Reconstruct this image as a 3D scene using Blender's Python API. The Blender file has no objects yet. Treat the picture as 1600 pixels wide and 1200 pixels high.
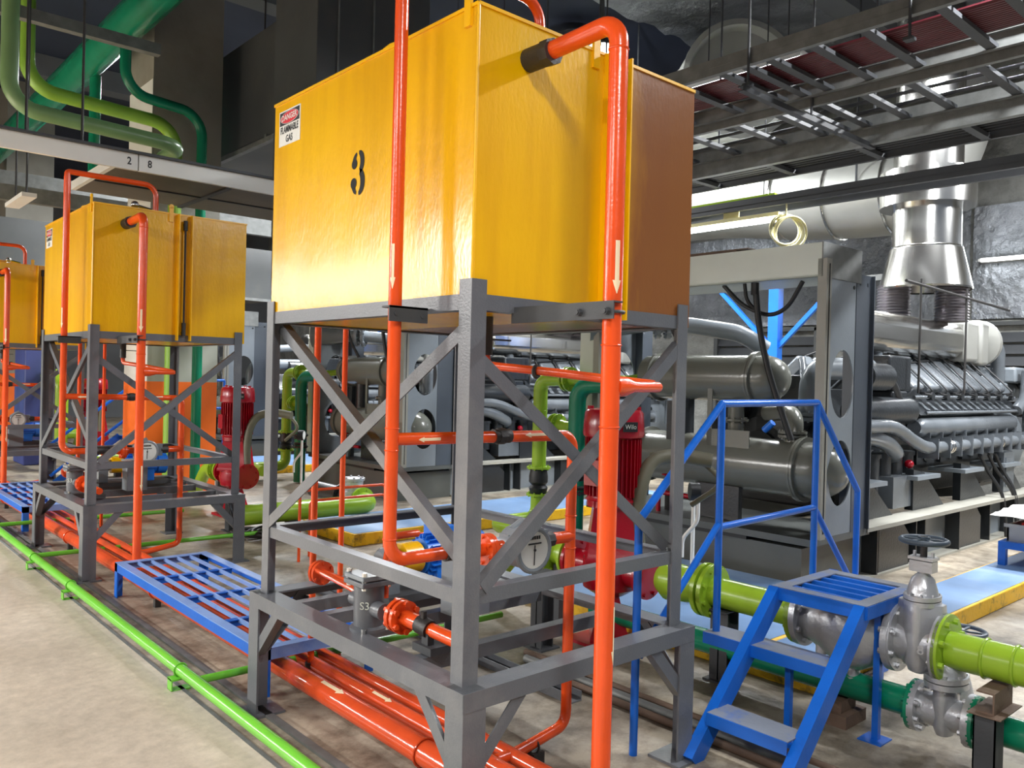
import bpy, math, random
from mathutils import Vector, Matrix
random.seed(7)
C = bpy.context.scene.collection
S = bpy.context.scene
PI = math.pi
V = Vector
X, Y, Z = V((1, 0, 0)), V((0, 1, 0)), V((0, 0, 1))

# ------------------------------------------------------------ camera, world, exposure
cam = bpy.data.cameras.new('camera')
cam.sensor_width = 36.0
cam.lens = 1288.9 / 1600 * 36
cam.clip_start = 0.02
cam.clip_end = 200
co = bpy.data.objects.new('camera', cam)
C.objects.link(co)
cx = V((0.74734, -0.66399, 0.02465))
cy = V((-0.01392, 0.02146, 0.99967))
cz = cx.cross(cy)
co.matrix_world = Matrix(((cx.x, cy.x, cz.x, 0), (cx.y, cy.y, cz.y, 0), (cx.z, cy.z, cz.z, 1.65), (0, 0, 0, 1)))
S.camera = co
S.view_settings.view_transform = 'Standard'
S.view_settings.look = 'None'
S.view_settings.exposure = 0.72
S.view_settings.gamma = 1.0
S.view_settings.use_curve_mapping = False
S.cycles.use_denoising = True
S.cycles.max_bounces = 6
S.cycles.caustics_reflective = False
S.cycles.caustics_refractive = False
w = bpy.data.worlds.new('world')
S.world = w
w.use_nodes = True
w.node_tree.nodes['Background'].inputs[0].default_value = (0.62, 0.72, 0.9, 1)
w.node_tree.nodes['Background'].inputs[1].default_value = 0.15

def area(loc, size, size_y, power, rot=(0, 0, 0), col=(0.93, 0.97, 1.0)):
    l = bpy.data.lights.new('lamp_light', 'AREA')
    l.shape = 'RECTANGLE'
    l.size = size
    l.size_y = size_y
    l.energy = power
    l.color = col
    o = bpy.data.objects.new('lamp_light', l)
    C.objects.link(o)
    o.location = loc
    o.rotation_euler = rot
    return o
# long ceiling luminaires, partly added for light: (x, y, z, power); their fittings are built further down
NEAR_LAMPS = [(0.55, -0.9, 4.1, 85), (-2.6, 1.4, 3.9, 120)]  # second one is an added fill over the open floor
WALK_LAMPS = [(-5.5, 6.6, 3.65, 230), (-5.5, 10.6, 3.65, 1050), (-5.5, 14.6, 3.65, 420), (-5.5, 18.6, 3.65, 480), (-3.0, 4.6, 3.9, 90)]  # last one is added to lift the dim left side
ADDED_HALL_LAMPS = [(5.6, 0.9, 4.9, 170), (10.4, 0.2, 5.0, 330), (9.0, 2.9, 5.3, 330), (7.4, 9.2, 5.6, 330), (8.3, 5.4, 5.2, 90), (9.4, 14.4, 5.6, 330), (5.0, 15.2, 6.4, 260), (9.0, 20.0, 6.6, 330)]  # lamps added to brighten the machine zone
for (lx, ly, lz, lp) in NEAR_LAMPS + WALK_LAMPS + ADDED_HALL_LAMPS:
    area((lx, ly, lz - 0.06), 0.25, 1.5, lp, (0, 0, 0), (1.0, 0.975, 0.94) if lx < 2 else (0.95, 0.975, 1.0))
TUBE = (8.09, 5.41, 3.45)
area((TUBE[0], TUBE[1], TUBE[2] - 0.03), 0.06, 1.15, 45)
STREAK_Z = 3.635
area((13.70, 4.0, STREAK_Z), 1.4, .05, 30, (0, PI / 2, 0))  # light of the added streak tube on the foil wall
area((8.64, 8.0, 6.14), 0.3, 0.3, 260, (0.5, -0.45, 0))

# ------------------------------------------------------------ materials
def srgb(r, g, b):
    f = lambda c: (c / 255) / 12.92 if c / 255 <= 0.04045 else ((c / 255 + 0.055) / 1.055) ** 2.4
    return (f(r), f(g), f(b), 1)
MATS = {}
def mat(name, rgb, rough=0.4, metal=0.0, bump=0.0, bscale=60, var=0.12, vscale=3.0, dark=None, dirt=0.0, dscale=2.2, coat=0.0, emit=0):
    m = bpy.data.materials.new(name)
    m.use_nodes = True
    nt = m.node_tree
    N, L = nt.nodes, nt.links
    b = N['Principled BSDF']
    tc = N.new('ShaderNodeTexCoord')
    n1 = N.new('ShaderNodeTexNoise')
    n1.inputs['Scale'].default_value = vscale
    n1.inputs['Detail'].default_value = 5
    L.new(tc.outputs['Object'], n1.inputs['Vector'])
    mr = N.new('ShaderNodeMapRange')
    mr.inputs[1].default_value = 0.3
    mr.inputs[2].default_value = 0.7
    mr.inputs[3].default_value = 1 - var
    mr.inputs[4].default_value = 1 + var
    L.new(n1.outputs['Fac'], mr.inputs[0])
    mul = N.new('ShaderNodeMix')
    mul.data_type = 'RGBA'
    mul.blend_type = 'MULTIPLY'
    mul.inputs[0].default_value = 1
    mul.inputs[6].default_value = srgb(*rgb)
    L.new(mr.outputs[0], mul.inputs[7])
    out = mul.outputs[2]
    if dirt > 0:
        n2 = N.new('ShaderNodeTexNoise')
        n2.inputs['Scale'].default_value = dscale
        n2.inputs['Detail'].default_value = 8
        n2.inputs['Roughness'].default_value = 0.7
        L.new(tc.outputs['Object'], n2.inputs['Vector'])
        r2 = N.new('ShaderNodeMapRange')
        r2.inputs[1].default_value = 0.52
        r2.inputs[2].default_value = 0.68
        r2.inputs[3].default_value = 0
        r2.inputs[4].default_value = dirt
        L.new(n2.outputs['Fac'], r2.inputs[0])
        mx = N.new('ShaderNodeMix')
        mx.data_type = 'RGBA'
        L.new(r2.outputs[0], mx.inputs[0])
        L.new(out, mx.inputs[6])
        mx.inputs[7].default_value = srgb(*(dark or (70, 60, 50)))
        out = mx.outputs[2]
    L.new(out, b.inputs['Base Color'])
    b.inputs['Roughness'].default_value = rough
    b.inputs['Metallic'].default_value = metal
    if coat:
        b.inputs['Coat Weight'].default_value = coat
        b.inputs['Coat Roughness'].default_value = 0.12
    if bump > 0:
        n3 = N.new('ShaderNodeTexNoise')
        n3.inputs['Scale'].default_value = bscale
        n3.inputs['Detail'].default_value = 3
        L.new(tc.outputs['Object'], n3.inputs['Vector'])
        bp = N.new('ShaderNodeBump')
        bp.inputs['Strength'].default_value = bump
        bp.inputs['Distance'].default_value = 0.01
        L.new(n3.outputs['Fac'], bp.inputs['Height'])
        L.new(bp.outputs[0], b.inputs['Normal'])
    if emit:
        b.inputs['Emission Color'].default_value = srgb(*rgb)
        b.inputs['Emission Strength'].default_value = emit
    MATS[name] = m
    return m
ORANGE = mat('orange_enamel', (226, 80, 28), 0.22, bump=0.08, bscale=90, var=0.1, vscale=5)
ORANGE_D = mat('orange_floor_enamel', (214, 80, 40), 0.16, bump=0.06, bscale=60, var=0.12, vscale=6, dirt=0.5, dark=(120, 62, 42), dscale=3)
GREY = mat('grey_enamel', (93, 96, 101), 0.34, bump=0.1, bscale=120, var=0.07, dirt=0.25, dark=(140, 138, 134), dscale=2.5)
DGREY = mat('dark_bracket_paint', (62, 64, 67), 0.6, bump=0.08, bscale=80)
BLUE = mat('blue_enamel', (20, 98, 198), 0.28, bump=0.07, bscale=60, var=0.08, dirt=0.22, dark=(10, 60, 130), dscale=5)
BLUEWORN = mat('worn_blue_tread', (112, 118, 130), 0.6, bump=0.1, bscale=50, var=0.15, dirt=0.7, dark=(40, 92, 170), dscale=5)
LIME = mat('lime_enamel', (146, 180, 48), 0.25, bump=0.06, bscale=60, var=0.08, dirt=0.15, dark=(110, 140, 30), dscale=4)
FGREEN = mat('bright_green_enamel', (108, 186, 56), 0.25, bump=0.05, bscale=60, var=0.08, dirt=0.2, dark=(70, 140, 40), dscale=4)
TEAL = mat('teal_enamel', (14, 126, 92), 0.25, bump=0.05, bscale=60, var=0.1)
PALEGREEN = mat('pale_green_enamel', (118, 150, 100), 0.3, var=0.1)
STENCIL = mat('black_stencil_paint', (16, 16, 18), 0.75)
HAZYLIME = mat('hazed_lime_enamel', (134, 178, 62), 0.3, var=0.1)  # lime enamel with overhead haze mixed into its colour
BLUETOP = mat('scuffed_pale_blue', (116, 146, 200), 0.4, bump=0.1, bscale=50, var=0.12, dirt=0.5, dark=(40, 96, 190), dscale=6)
RED = mat('red_enamel', (156, 8, 30), 0.25, bump=0.08, bscale=60, var=0.12)
SILVER = mat('silver_paint', (188, 190, 194), 0.33, metal=0.55, bump=0.25, bscale=45, var=0.08)
STEEL = mat('bright_sheet_steel', (205, 203, 198), 0.2, metal=1.0, bump=0.12, bscale=4, var=0.08, vscale=2)
GALV = mat('galvanised_steel', (122, 124, 122), 0.55, metal=0.35, var=0.2, vscale=8, dirt=0.3, dark=(80, 80, 78), dscale=6)
MACH = mat('machine_grey_enamel', (108, 109, 101), 0.22, bump=0.06, bscale=50, var=0.08, dirt=0.2, dark=(92, 92, 86), dscale=2)
MACHL = mat('pale_machine_grey', (196, 202, 192), 0.35, bump=0.05, bscale=40, var=0.05)
SKID = mat('skid_grey_enamel', (80, 83, 81), 0.35, bump=0.06, bscale=50, var=0.1, dirt=0.25, dark=(100, 98, 90), dscale=2)
RAILP = mat('dusty_rail_paint', (152, 150, 140), 0.5, bump=0.08, bscale=40, var=0.1)
FLANGE = mat('slate_flange_paint', (66, 73, 82), 0.4, bump=0.05, bscale=40, var=0.08)
ENG = mat('engine_grey_enamel', (108, 113, 118), 0.24, metal=0.25, bump=0.15, bscale=40, var=0.15)
POSTW = mat('warm_grey_post', (138, 136, 126), 0.4, bump=0.06, bscale=50, var=0.06)
MACHM = mat('mid_machine_grey', (122, 129, 135), 0.3, bump=0.06, bscale=50, var=0.08)
MACHD = mat('dark_engine_paint', (38, 41, 44), 0.3, bump=0.25, bscale=40, var=0.15)
BLACK = mat('black_rubber', (24, 25, 27), 0.5, var=0.1)
IRON = mat('black_iron', (46, 44, 43), 0.5, bump=0.2, bscale=60, var=0.15)
WHITE = mat('white_paint', (226, 226, 220), 0.45, var=0.04)
CREAM = mat('cream_hose', (220, 212, 160), 0.5)
ARROW = mat('cream_arrow_paint', (236, 214, 176), 0.5, var=0.06)
YELLOW = mat('yellow_enamel', (236, 178, 0), 0.3, bump=0.05)
YELLOWK = mat('yellow_kerb_paint', (226, 176, 20), 0.5, bump=0.3, bscale=30, var=0.08, dirt=0.8, dark=(60, 50, 30), dscale=9)
BLUEFL = mat('blue_floor_paint', (104, 134, 172), 0.45, bump=0.1, bscale=12, var=0.12, dirt=0.4, dark=(150, 165, 180), dscale=1.6)
DUCT = mat('dark_duct_paint', (74, 76, 76), 0.5, var=0.15, vscale=1.2, dirt=0.3, dark=(100, 96, 84), dscale=1.5)
CONC = mat('column_concrete', (140, 136, 126), 0.8, bump=0.3, bscale=14, var=0.15, vscale=1.2, dirt=0.35, dark=(116, 110, 98), dscale=0.9)
DUCTL = mat('pale_insulated_duct', (170, 170, 164), 0.4, metal=0.35, bump=0.25, bscale=5, var=0.12, vscale=1.5)
REDCAB = mat('dark_red_cable', (84, 20, 30), 0.5, var=0.15, vscale=9)
LIT = mat('lit_tube', (250, 252, 255), 0.5, emit=14)
REDSIGN = mat('red_sign_print', (206, 30, 44), 0.45)
BELLOW = mat('bellows_steel', (150, 146, 150), 0.32, metal=0.8, var=0.08)
BELLOWR = mat('copper_lagging', (206, 176, 158), 0.5, var=0.1)
TRAYSHADE = mat('shaded_tray_underside', (96, 90, 78), 0.6, var=0.12, dirt=0.3, dark=(70, 66, 58))  # brown holds the unlit look of the tray's underside in its colour
RUST = mat('rusty_steel', (104, 84, 70), 0.7, var=0.2, bump=0.3)
DIAL = mat('dial_face', (214, 216, 210), 0.3, var=0.03)
BLUEM = mat('blue_motor_enamel', (30, 112, 214), 0.35, bump=0.05)
STOCKING = mat('orange_wall_paint', (240, 108, 22), 0.5, var=0.05)
GREYPT = mat('grey_wall_paint', (168, 170, 158), 0.6, var=0.06)
PAPER = mat('white_paper', (232, 230, 226), 0.7, var=0.02)
CRATE = mat('grey_crate_plastic', (178, 180, 182), 0.5, var=0.04)
REDBOX = mat('red_box_print', (206, 40, 34), 0.5, var=0.35, vscale=30)

def node_mat(name, build):
    m = bpy.data.materials.new(name)
    m.use_nodes = True
    build(m.node_tree, m.node_tree.nodes, m.node_tree.links, m.node_tree.nodes['Principled BSDF'])
    return m
def noise(N, L, src, scale, detail=5, rough=0.5, vec_scale=None):
    if vec_scale:
        mp = N.new('ShaderNodeMapping')
        mp.inputs['Scale'].default_value = vec_scale
        L.new(src, mp.inputs['Vector'])
        src = mp.outputs[0]
    n = N.new('ShaderNodeTexNoise')
    n.inputs['Scale'].default_value = scale
    n.inputs['Detail'].default_value = detail
    n.inputs['Roughness'].default_value = rough
    L.new(src, n.inputs['Vector'])
    return n.outputs['Fac']
def ramp(N, L, src, stops):
    r = N.new('ShaderNodeValToRGB')
    e = r.color_ramp.elements
    e[0].position, e[0].color = stops[0][0], stops[0][1]
    e[1].position, e[1].color = stops[-1][0], stops[-1][1]
    for p, c in stops[1:-1]:
        k = e.new(p)
        k.color = c
    L.new(src, r.inputs[0])
    return r.outputs[0]
def mixc(N, L, f, a, b, mode='MIX'):
    m = N.new('ShaderNodeMix')
    m.data_type = 'RGBA'
    m.blend_type = mode
    for s, i in ((f, 0), (a, 6), (b, 7)):
        if isinstance(s, (int, float, tuple)):
            m.inputs[i].default_value = s
        else:
            L.new(s, m.inputs[i])
    return m.outputs[2]
def tank_paint(brown_tone):
    def f(nt, N, L, b):
        tc = N.new('ShaderNodeTexCoord').outputs['Object']
        drip = noise(N, L, tc, 1.0, 4, 0.5, (9, 9, 0.7))
        blot = noise(N, L, tc, 1.3, 4)
        base = ramp(N, L, blot, [(0.3, srgb(238, 184, 0)), (0.7, srgb(226, 166, 2))])
        d = ramp(N, L, drip, [(0.45, (0, 0, 0, 1)), (0.75, (0.35, 0.35, 0.35, 1))])
        c = mixc(N, L, d, base, srgb(190, 130, 14))
        if brown_tone:
            # brown tone on the panel beyond the sight gauge, ragged edge, strongest far side
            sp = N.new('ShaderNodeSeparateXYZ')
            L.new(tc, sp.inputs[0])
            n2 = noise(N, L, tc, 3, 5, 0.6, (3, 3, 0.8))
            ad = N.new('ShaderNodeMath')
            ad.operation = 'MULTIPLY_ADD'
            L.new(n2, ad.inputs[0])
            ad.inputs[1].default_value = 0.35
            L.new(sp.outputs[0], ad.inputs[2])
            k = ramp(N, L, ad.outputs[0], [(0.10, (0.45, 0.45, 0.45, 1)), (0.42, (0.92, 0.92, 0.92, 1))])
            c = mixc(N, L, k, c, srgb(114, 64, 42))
        L.new(c, b.inputs['Base Color'])
        b.inputs['Roughness'].default_value = 0.24
        bp = N.new('ShaderNodeBump')
        bp.inputs['Strength'].default_value = 0.25
        bp.inputs['Distance'].default_value = 0.004
        L.new(noise(N, L, tc, 60, 3, 0.5, (1, 1, 0.4)), bp.inputs['Height'])
        bp2 = N.new('ShaderNodeBump')
        bp2.inputs['Strength'].default_value = 0.3
        bp2.inputs['Distance'].default_value = 0.02
        L.new(noise(N, L, tc, 2.2, 2), bp2.inputs['Height'])
        L.new(bp.outputs[0], bp2.inputs['Normal'])
        L.new(bp2.outputs[0], b.inputs['Normal'])
    return f
TANK = node_mat('yellow_tank_enamel', tank_paint(False))
TANKS = node_mat('yellow_tank_enamel_browned', tank_paint(True))
def floor_walk(nt, N, L, b):
    tc = N.new('ShaderNodeTexCoord').outputs['Object']
    a = ramp(N, L, noise(N, L, tc, 0.9, 6, 0.6), [(0.3, srgb(182, 170, 154)), (0.55, srgb(200, 187, 170)), (0.75, srgb(208, 195, 176))])
    s = ramp(N, L, noise(N, L, tc, 14, 8, 0.7), [(0.35, srgb(226, 226, 226)), (0.65, (1, 1, 1, 1))])
    L.new(mixc(N, L, 1.0, a, s, 'MULTIPLY'), b.inputs['Base Color'])
    rr = ramp(N, L, noise(N, L, tc, 2, 5), [(0.3, (0.32,) * 3 + (1,)), (0.7, (0.55,) * 3 + (1,))])
    L.new(rr, b.inputs['Roughness'])
    bp = N.new('ShaderNodeBump')
    bp.inputs['Strength'].default_value = 0.15
    bp.inputs['Distance'].default_value = 0.01
    L.new(noise(N, L, tc, 30, 5), bp.inputs['Height'])
    L.new(bp.outputs[0], b.inputs['Normal'])
FWALK = node_mat('walkway_concrete', floor_walk)
def floor_mach(nt, N, L, b):
    tc = N.new('ShaderNodeTexCoord').outputs['Object']
    a = ramp(N, L, noise(N, L, tc, 0.7, 8, 0.65), [(0.32, srgb(126, 119, 108)), (0.5, srgb(156, 146, 130)), (0.7, srgb(184, 171, 150))])
    s = ramp(N, L, noise(N, L, tc, 3.5, 8, 0.75), [(0.38, srgb(176, 171, 166)), (0.58, (1, 1, 1, 1))])
    L.new(mixc(N, L, 1.0, a, s, 'MULTIPLY'), b.inputs['Base Color'])
    rr = ramp(N, L, noise(N, L, tc, 1.4, 5), [(0.35, (0.3,) * 3 + (1,)), (0.65, (0.7,) * 3 + (1,))])
    L.new(rr, b.inputs['Roughness'])
    bp = N.new('ShaderNodeBump')
    bp.inputs['Strength'].default_value = 0.3
    bp.inputs['Distance'].default_value = 0.02
    L.new(noise(N, L, tc, 9, 6), bp.inputs['Height'])
    L.new(bp.outputs[0], b.inputs['Normal'])
FMACH = node_mat('machine_hall_concrete', floor_mach)
def foil(nt, N, L, b):
    tc = N.new('ShaderNodeTexCoord').outputs['Object']
    a = ramp(N, L, noise(N, L, tc, 0.8, 6), [(0.35, srgb(120, 124, 128)), (0.7, srgb(176, 180, 186))])
    L.new(a, b.inputs['Base Color'])
    b.inputs['Metallic'].default_value = 0.6
    b.inputs['Roughness'].default_value = 0.38
    v = N.new('ShaderNodeTexVoronoi')
    v.inputs['Scale'].default_value = 1.6
    L.new(tc, v.inputs['Vector'])
    bp = N.new('ShaderNodeBump')
    bp.inputs['Strength'].default_value = 0.9
    bp.inputs['Distance'].default_value = 0.15
    L.new(noise(N, L, tc, 2.4, 7, 0.6), bp.inputs['Height'])
    L.new(bp.outputs[0], b.inputs['Normal'])
FOIL = node_mat('crinkled_foil_lining', foil)
def plaster(nt, N, L, b):
    tc = N.new('ShaderNodeTexCoord').outputs['Object']
    a = ramp(N, L, noise(N, L, tc, 1.2, 8, 0.65), [(0.35, srgb(104, 104, 100)), (0.65, srgb(158, 158, 152))])
    L.new(a, b.inputs['Base Color'])
    b.inputs['Roughness'].default_value = 0.8
    bp = N.new('ShaderNodeBump')
    bp.inputs['Strength'].default_value = 0.8
    bp.inputs['Distance'].default_value = 0.1
    L.new(noise(N, L, tc, 3, 7, 0.6), bp.inputs['Height'])
    L.new(bp.outputs[0], b.inputs['Normal'])
PLAST = node_mat('rough_plaster', plaster)
CEIL = mat('dark_ceiling', (40, 46, 62), 0.7, var=0.2, vscale=0.8)
WALLD = mat('dim_wall_paint', (96, 98, 100), 0.8, var=0.15, vscale=0.7)

# ------------------------------------------------------------ mesh builder
def basis(d):
    d = V(d).normalized()
    a = Z if abs(d.z) < 0.9 else X
    u = d.cross(a).normalized()
    v = d.cross(u).normalized()
    return u, v
class MB:
    def __init__(s):
        s.v = []
        s.f = []
    def add(s, vs, fs):
        o = len(s.v)
        s.v += [V(p) for p in vs]
        s.f += [tuple(i + o for i in f) for f in fs]
        return s
    def box(s, a, b):
        x0, y0, z0 = [min(a[i], b[i]) for i in range(3)]
        x1, y1, z1 = [max(a[i], b[i]) for i in range(3)]
        return s.add([(x0, y0, z0), (x1, y0, z0), (x1, y1, z0), (x0, y1, z0), (x0, y0, z1), (x1, y0, z1), (x1, y1, z1), (x0, y1, z1)],
                     [(0, 3, 2, 1), (4, 5, 6, 7), (0, 1, 5, 4), (1, 2, 6, 5), (2, 3, 7, 6), (3, 0, 4, 7)])
    def sweep(s, prof, p0, p1, u, v):
        """prof: 2-D polygon in (u, v), extruded p0 -> p1"""
        p0, p1, u, v = V(p0), V(p1), V(u), V(v)
        n = len(prof)
        vs = [p0 + u * a + v * b for a, b in prof] + [p1 + u * a + v * b for a, b in prof]
        fs = [(i, (i + 1) % n, (i + 1) % n + n, i + n) for i in range(n)] + [tuple(range(n - 1, -1, -1)), tuple(range(n, 2 * n))]
        return s.add(vs, fs)
    def bar(s, p0, p1, w, h, up=None):
        p0, p1 = V(p0), V(p1)
        d = (p1 - p0).normalized()
        if up is None:
            u, v = basis(d)
        else:
            v = (V(up) - d * d.dot(V(up))).normalized()
            u = d.cross(v)
        return s.sweep([(-w / 2, -h / 2), (w / 2, -h / 2), (w / 2, h / 2), (-w / 2, h / 2)], p0, p1, u, v)
    def angle(s, p0, p1, A, B, wa, wb, t=0.007):
        """steel angle, corner on p0-p1, flanges along A and B"""
        return s.sweep([(0, 0), (wa, 0), (wa, t), (t, t), (t, wb), (0, wb)], p0, p1, A, B)
    def channel(s, p0, p1, A, B, w, h, t=0.007):
        """channel: web along A (width w), flanges along B (height h)"""
        return s.sweep([(0, 0), (w, 0), (w, h), (w - t, h), (w - t, t), (t, t), (t, h), (0, h)], p0, p1, A, B)
    def lathe(s, p, d, prof, n=20, caps=True):
        """prof: (distance along d, radius)"""
        p, d = V(p), V(d).normalized()
        u, v = basis(d)
        vs, fs = [], []
        for (t, r) in prof:
            for k in range(n):
                a = 2 * PI * k / n
                vs.append(p + d * t + (u * math.cos(a) + v * math.sin(a)) * max(r, 1e-4))
        m = len(prof)
        for j in range(m - 1):
            for k in range(n):
                fs.append((j * n + k, j * n + (k + 1) % n, (j + 1) * n + (k + 1) % n, (j + 1) * n + k))
        if caps:
            fs.append(tuple(range(n - 1, -1, -1)))
            fs.append(tuple((m - 1) * n + k for k in range(n)))
        return s.add(vs, fs)
    def cyl(s, p0, p1, r, n=16, r2=None):
        p0, p1 = V(p0), V(p1)
        return s.lathe(p0, p1 - p0, [(0, r), ((p1 - p0).length, r if r2 is None else r2)], n)
    def tube(s, pts, r, n=14, bend=None, seg=6, caps=True):
        pts = [V(p) for p in pts]
        if bend:
            out = [pts[0]]
            for i in range(1, len(pts) - 1):
                a, b, c = pts[i - 1], pts[i], pts[i + 1]
                d1, d2 = (a - b), (c - b)
                R = min(bend, d1.length * 0.49, d2.length * 0.49)
                d1.normalize()
                d2.normalize()
                for k in range(seg + 1):
                    t = k / seg
                    # quarter-circle-like blend
                    A = b + d1 * R
                    B = b + d2 * R
                    ang = PI / 2 * t
                    q = A + d2 * R * (1 - math.cos(ang)) - d1 * R * math.sin(ang)
                    if abs(d1.dot(d2)) > 0.15:
                        q = A * (1 - t) ** 2 + b * 2 * t * (1 - t) + B * t ** 2
                    out.append(q)
            out.append(pts[-1])
            pts = out
        rs = r if isinstance(r, (list, tuple)) else [r] * len(pts)
        t0 = (pts[1] - pts[0]).normalized()
        u, _ = basis(t0)
        vs, fs = [], []
        m = len(pts)
        for i, p in enumerate(pts):
            if i == 0:
                t = pts[1] - pts[0]
            elif i == m - 1:
                t = pts[-1] - pts[-2]
            else:
                t = (pts[i + 1] - p).normalized() + (p - pts[i - 1]).normalized()
            t.normalize()
            u = (u - t * u.dot(t)).normalized()
            v = t.cross(u)
            for k in range(n):
                a = 2 * PI * k / n
                vs.append(p + (u * math.cos(a) + v * math.sin(a)) * rs[i])
        for i in range(m - 1):
            for k in range(n):
                fs.append((i * n + k, i * n + (k + 1) % n, (i + 1) * n + (k + 1) % n, (i + 1) * n + k))
        if caps:
            fs.append(tuple(range(n - 1, -1, -1)))
            fs.append(tuple((m - 1) * n + k for k in range(n)))
        return s.add(vs, fs)
    def torus(s, c, d, R, r, n=28, m=8):
        c, d = V(c), V(d).normalized()
        u, v = basis(d)
        vs, fs = [], []
        for i in range(n):
            a = 2 * PI * i / n
            e = u * math.cos(a) + v * math.sin(a)
            for j in range(m):
                b = 2 * PI * j / m
                vs.append(c + e * (R + r * math.cos(b)) + d * r * math.sin(b))
        for i in range(n):
            for j in range(m):
                fs.append((i * m + j, ((i + 1) % n) * m + j, ((i + 1) % n) * m + (j + 1) % m, i * m + (j + 1) % m))
        return s.add(vs, fs)
    def flange(s, c, d, R, t=0.02, bolts=8, n=24, br=0.008):
        """bolted flange disc centred at c, axis d"""
        c, d = V(c), V(d).normalized()
        s.cyl(c - d * t / 2, c + d * t / 2, R, n)
        u, v = basis(d)
        for k in range(bolts):
            a = 2 * PI * (k + 0.5) / bolts
            e = c + (u * math.cos(a) + v * math.sin(a)) * R * 0.82
            s.cyl(e - d * (t * 0.5 + br * 1.3), e + d * (t * 0.5 + br * 1.3), br, 6)
        return s
    def sphere(s, c, r, n=14, m=8, sc=(1, 1, 1)):
        prof = []
        for j in range(m + 1):
            a = PI * j / m
            prof.append((-math.cos(a) * r * sc[2], math.sin(a) * r))
        return s.lathe(c, Z, prof, n, False)
    def plate_holes(s, o, u, v, outer, holes, t, nrm):
        """flat plate: outer rectangle (u0,v0,u1,v1) with elliptical holes (cu, cv, ru, rv), stacked up v, thickness t along nrm"""
        o, u, v, nrm = V(o), V(u), V(v), V(nrm)
        u0, v0, u1, v1 = outer
        holes = sorted(holes, key=lambda h: h[1])
        cuts = [v0]
        for a, b in zip(holes, holes[1:]):
            cuts.append((a[1] + a[3] + b[1] - b[3]) / 2)
        cuts.append(v1)
        K = 32
        for i, h in enumerate(holes):
            b0, b1 = cuts[i], cuts[i + 1]
            ring_i, ring_o = [], []
            for k in range(K):
                a = 2 * PI * k / K
                ca, sa = math.cos(a), math.sin(a)
                ring_i.append((h[0] + h[2] * ca, h[1] + h[3] * sa))
                tx = ((u1 - h[0]) / ca) if ca > 1e-6 else (((u0 - h[0]) / ca) if ca < -1e-6 else 1e9)
                ty = ((b1 - h[1]) / sa) if sa > 1e-6 else (((b0 - h[1]) / sa) if sa < -1e-6 else 1e9)
                tt = min(tx, ty)
                ring_o.append((h[0] + ca * tt, h[1] + sa * tt))
            # snap nearest ring points to the corners
            for cxy in ((u0, b0), (u1, b0), (u0, b1), (u1, b1)):
                j = min(range(K), key=lambda q: (ring_o[q][0] - cxy[0]) ** 2 + (ring_o[q][1] - cxy[1]) ** 2)
                ring_o[j] = cxy
            for side in (0, 1):
                off = nrm * (t * side)
                vs = [o + u * a + v * b + off for a, b in ring_o] + [o + u * a + v * b + off for a, b in ring_i]
                fs = [(k, (k + 1) % K, K + (k + 1) % K, K + k) for k in range(K)]
                if side:
                    fs = [f[::-1] for f in fs]
                s.add(vs, fs)
            vs = [o + u * a + v * b for a, b in ring_i] + [o + u * a + v * b + nrm * t for a, b in ring_i]
            s.add(vs, [(k, (k + 1) % K, K + (k + 1) % K, K + k) for k in range(K)])
        for (a0, b0, a1, b1) in ((u0, v0, u1, v0), (u1, v0, u1, v1), (u1, v1, u0, v1), (u0, v1, u0, v0)):
            p, q = o + u * a0 + v * b0, o + u * a1 + v * b1
            s.add([p, q, q + nrm * t, p + nrm * t], [(0, 1, 2, 3)])
        return s
    def build(s, name, material, parent=None, label=None, bevel=0, sharp=38, **props):
        me = bpy.data.meshes.new(name)
        off = V(parent['_o']) if parent is not None and '_o' in parent else V((0, 0, 0))
        me.from_pydata([tuple(p - off) for p in s.v], [], s.f)
        me.materials.append(material)
        me.validate()
        me.update()
        me.shade_smooth()
        me.set_sharp_from_angle(angle=math.radians(sharp))
        o = bpy.data.objects.new(name, me)
        C.objects.link(o)
        if parent is not None:
            o.parent = parent
            if '_o' in parent:
                o['_o'] = parent['_o']
        if label:
            o['label'] = label
        for k, val in props.items():
            o[k] = val
        if bevel:
            bm = o.modifiers.new('bevel', 'BEVEL')
            bm.width = bevel
            bm.segments = 2
            bm.limit_method = 'ANGLE'
        return o
def thing(name, label, cat, loc=(0, 0, 0), group=None):
    o = bpy.data.objects.new(name, None)
    o.empty_display_size = 0.1
    C.objects.link(o)
    o.location = loc
    o['_o'] = tuple(float(c) for c in loc)
    o['label'] = label
    o['category'] = cat
    if group:
        o['group'] = group
    return o
def solo(mb, name, material, label, cat, group=None, **k):
    """a thing that is one mesh, origin at its base centre"""
    lo = [min(p[i] for p in mb.v) for i in range(3)]
    hi = [max(p[i] for p in mb.v) for i in range(3)]
    base = V(((lo[0] + hi[0]) / 2, (lo[1] + hi[1]) / 2, lo[2]))
    for p in mb.v:
        p -= base
    o = mb.build(name, material, None, label, **k)
    o.location = base
    o['category'] = cat
    if group:
        o['group'] = group
    return o
def struct(mb, name, material, parent=None):
    o = mb.build(name, material, parent)
    o['kind'] = 'structure'
    return o
def copy_tree(o, delta, label=None, parent=None, top=True):
    c = o.copy()
    C.objects.link(c)
    if top:
        c.location = V(o.location) + V(delta)
        if label:
            c['label'] = label
    else:
        c.parent = parent
    for ch in [q for q in ALLKIDS.get(o.name, [])]:
        copy_tree(ch, delta, None, c, False)
    return c
ALLKIDS = {}
def index_kids():
    ALLKIDS.clear()
    for q in bpy.data.objects:
        if q.parent:
            ALLKIDS.setdefault(q.parent.name, []).append(q)
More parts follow.
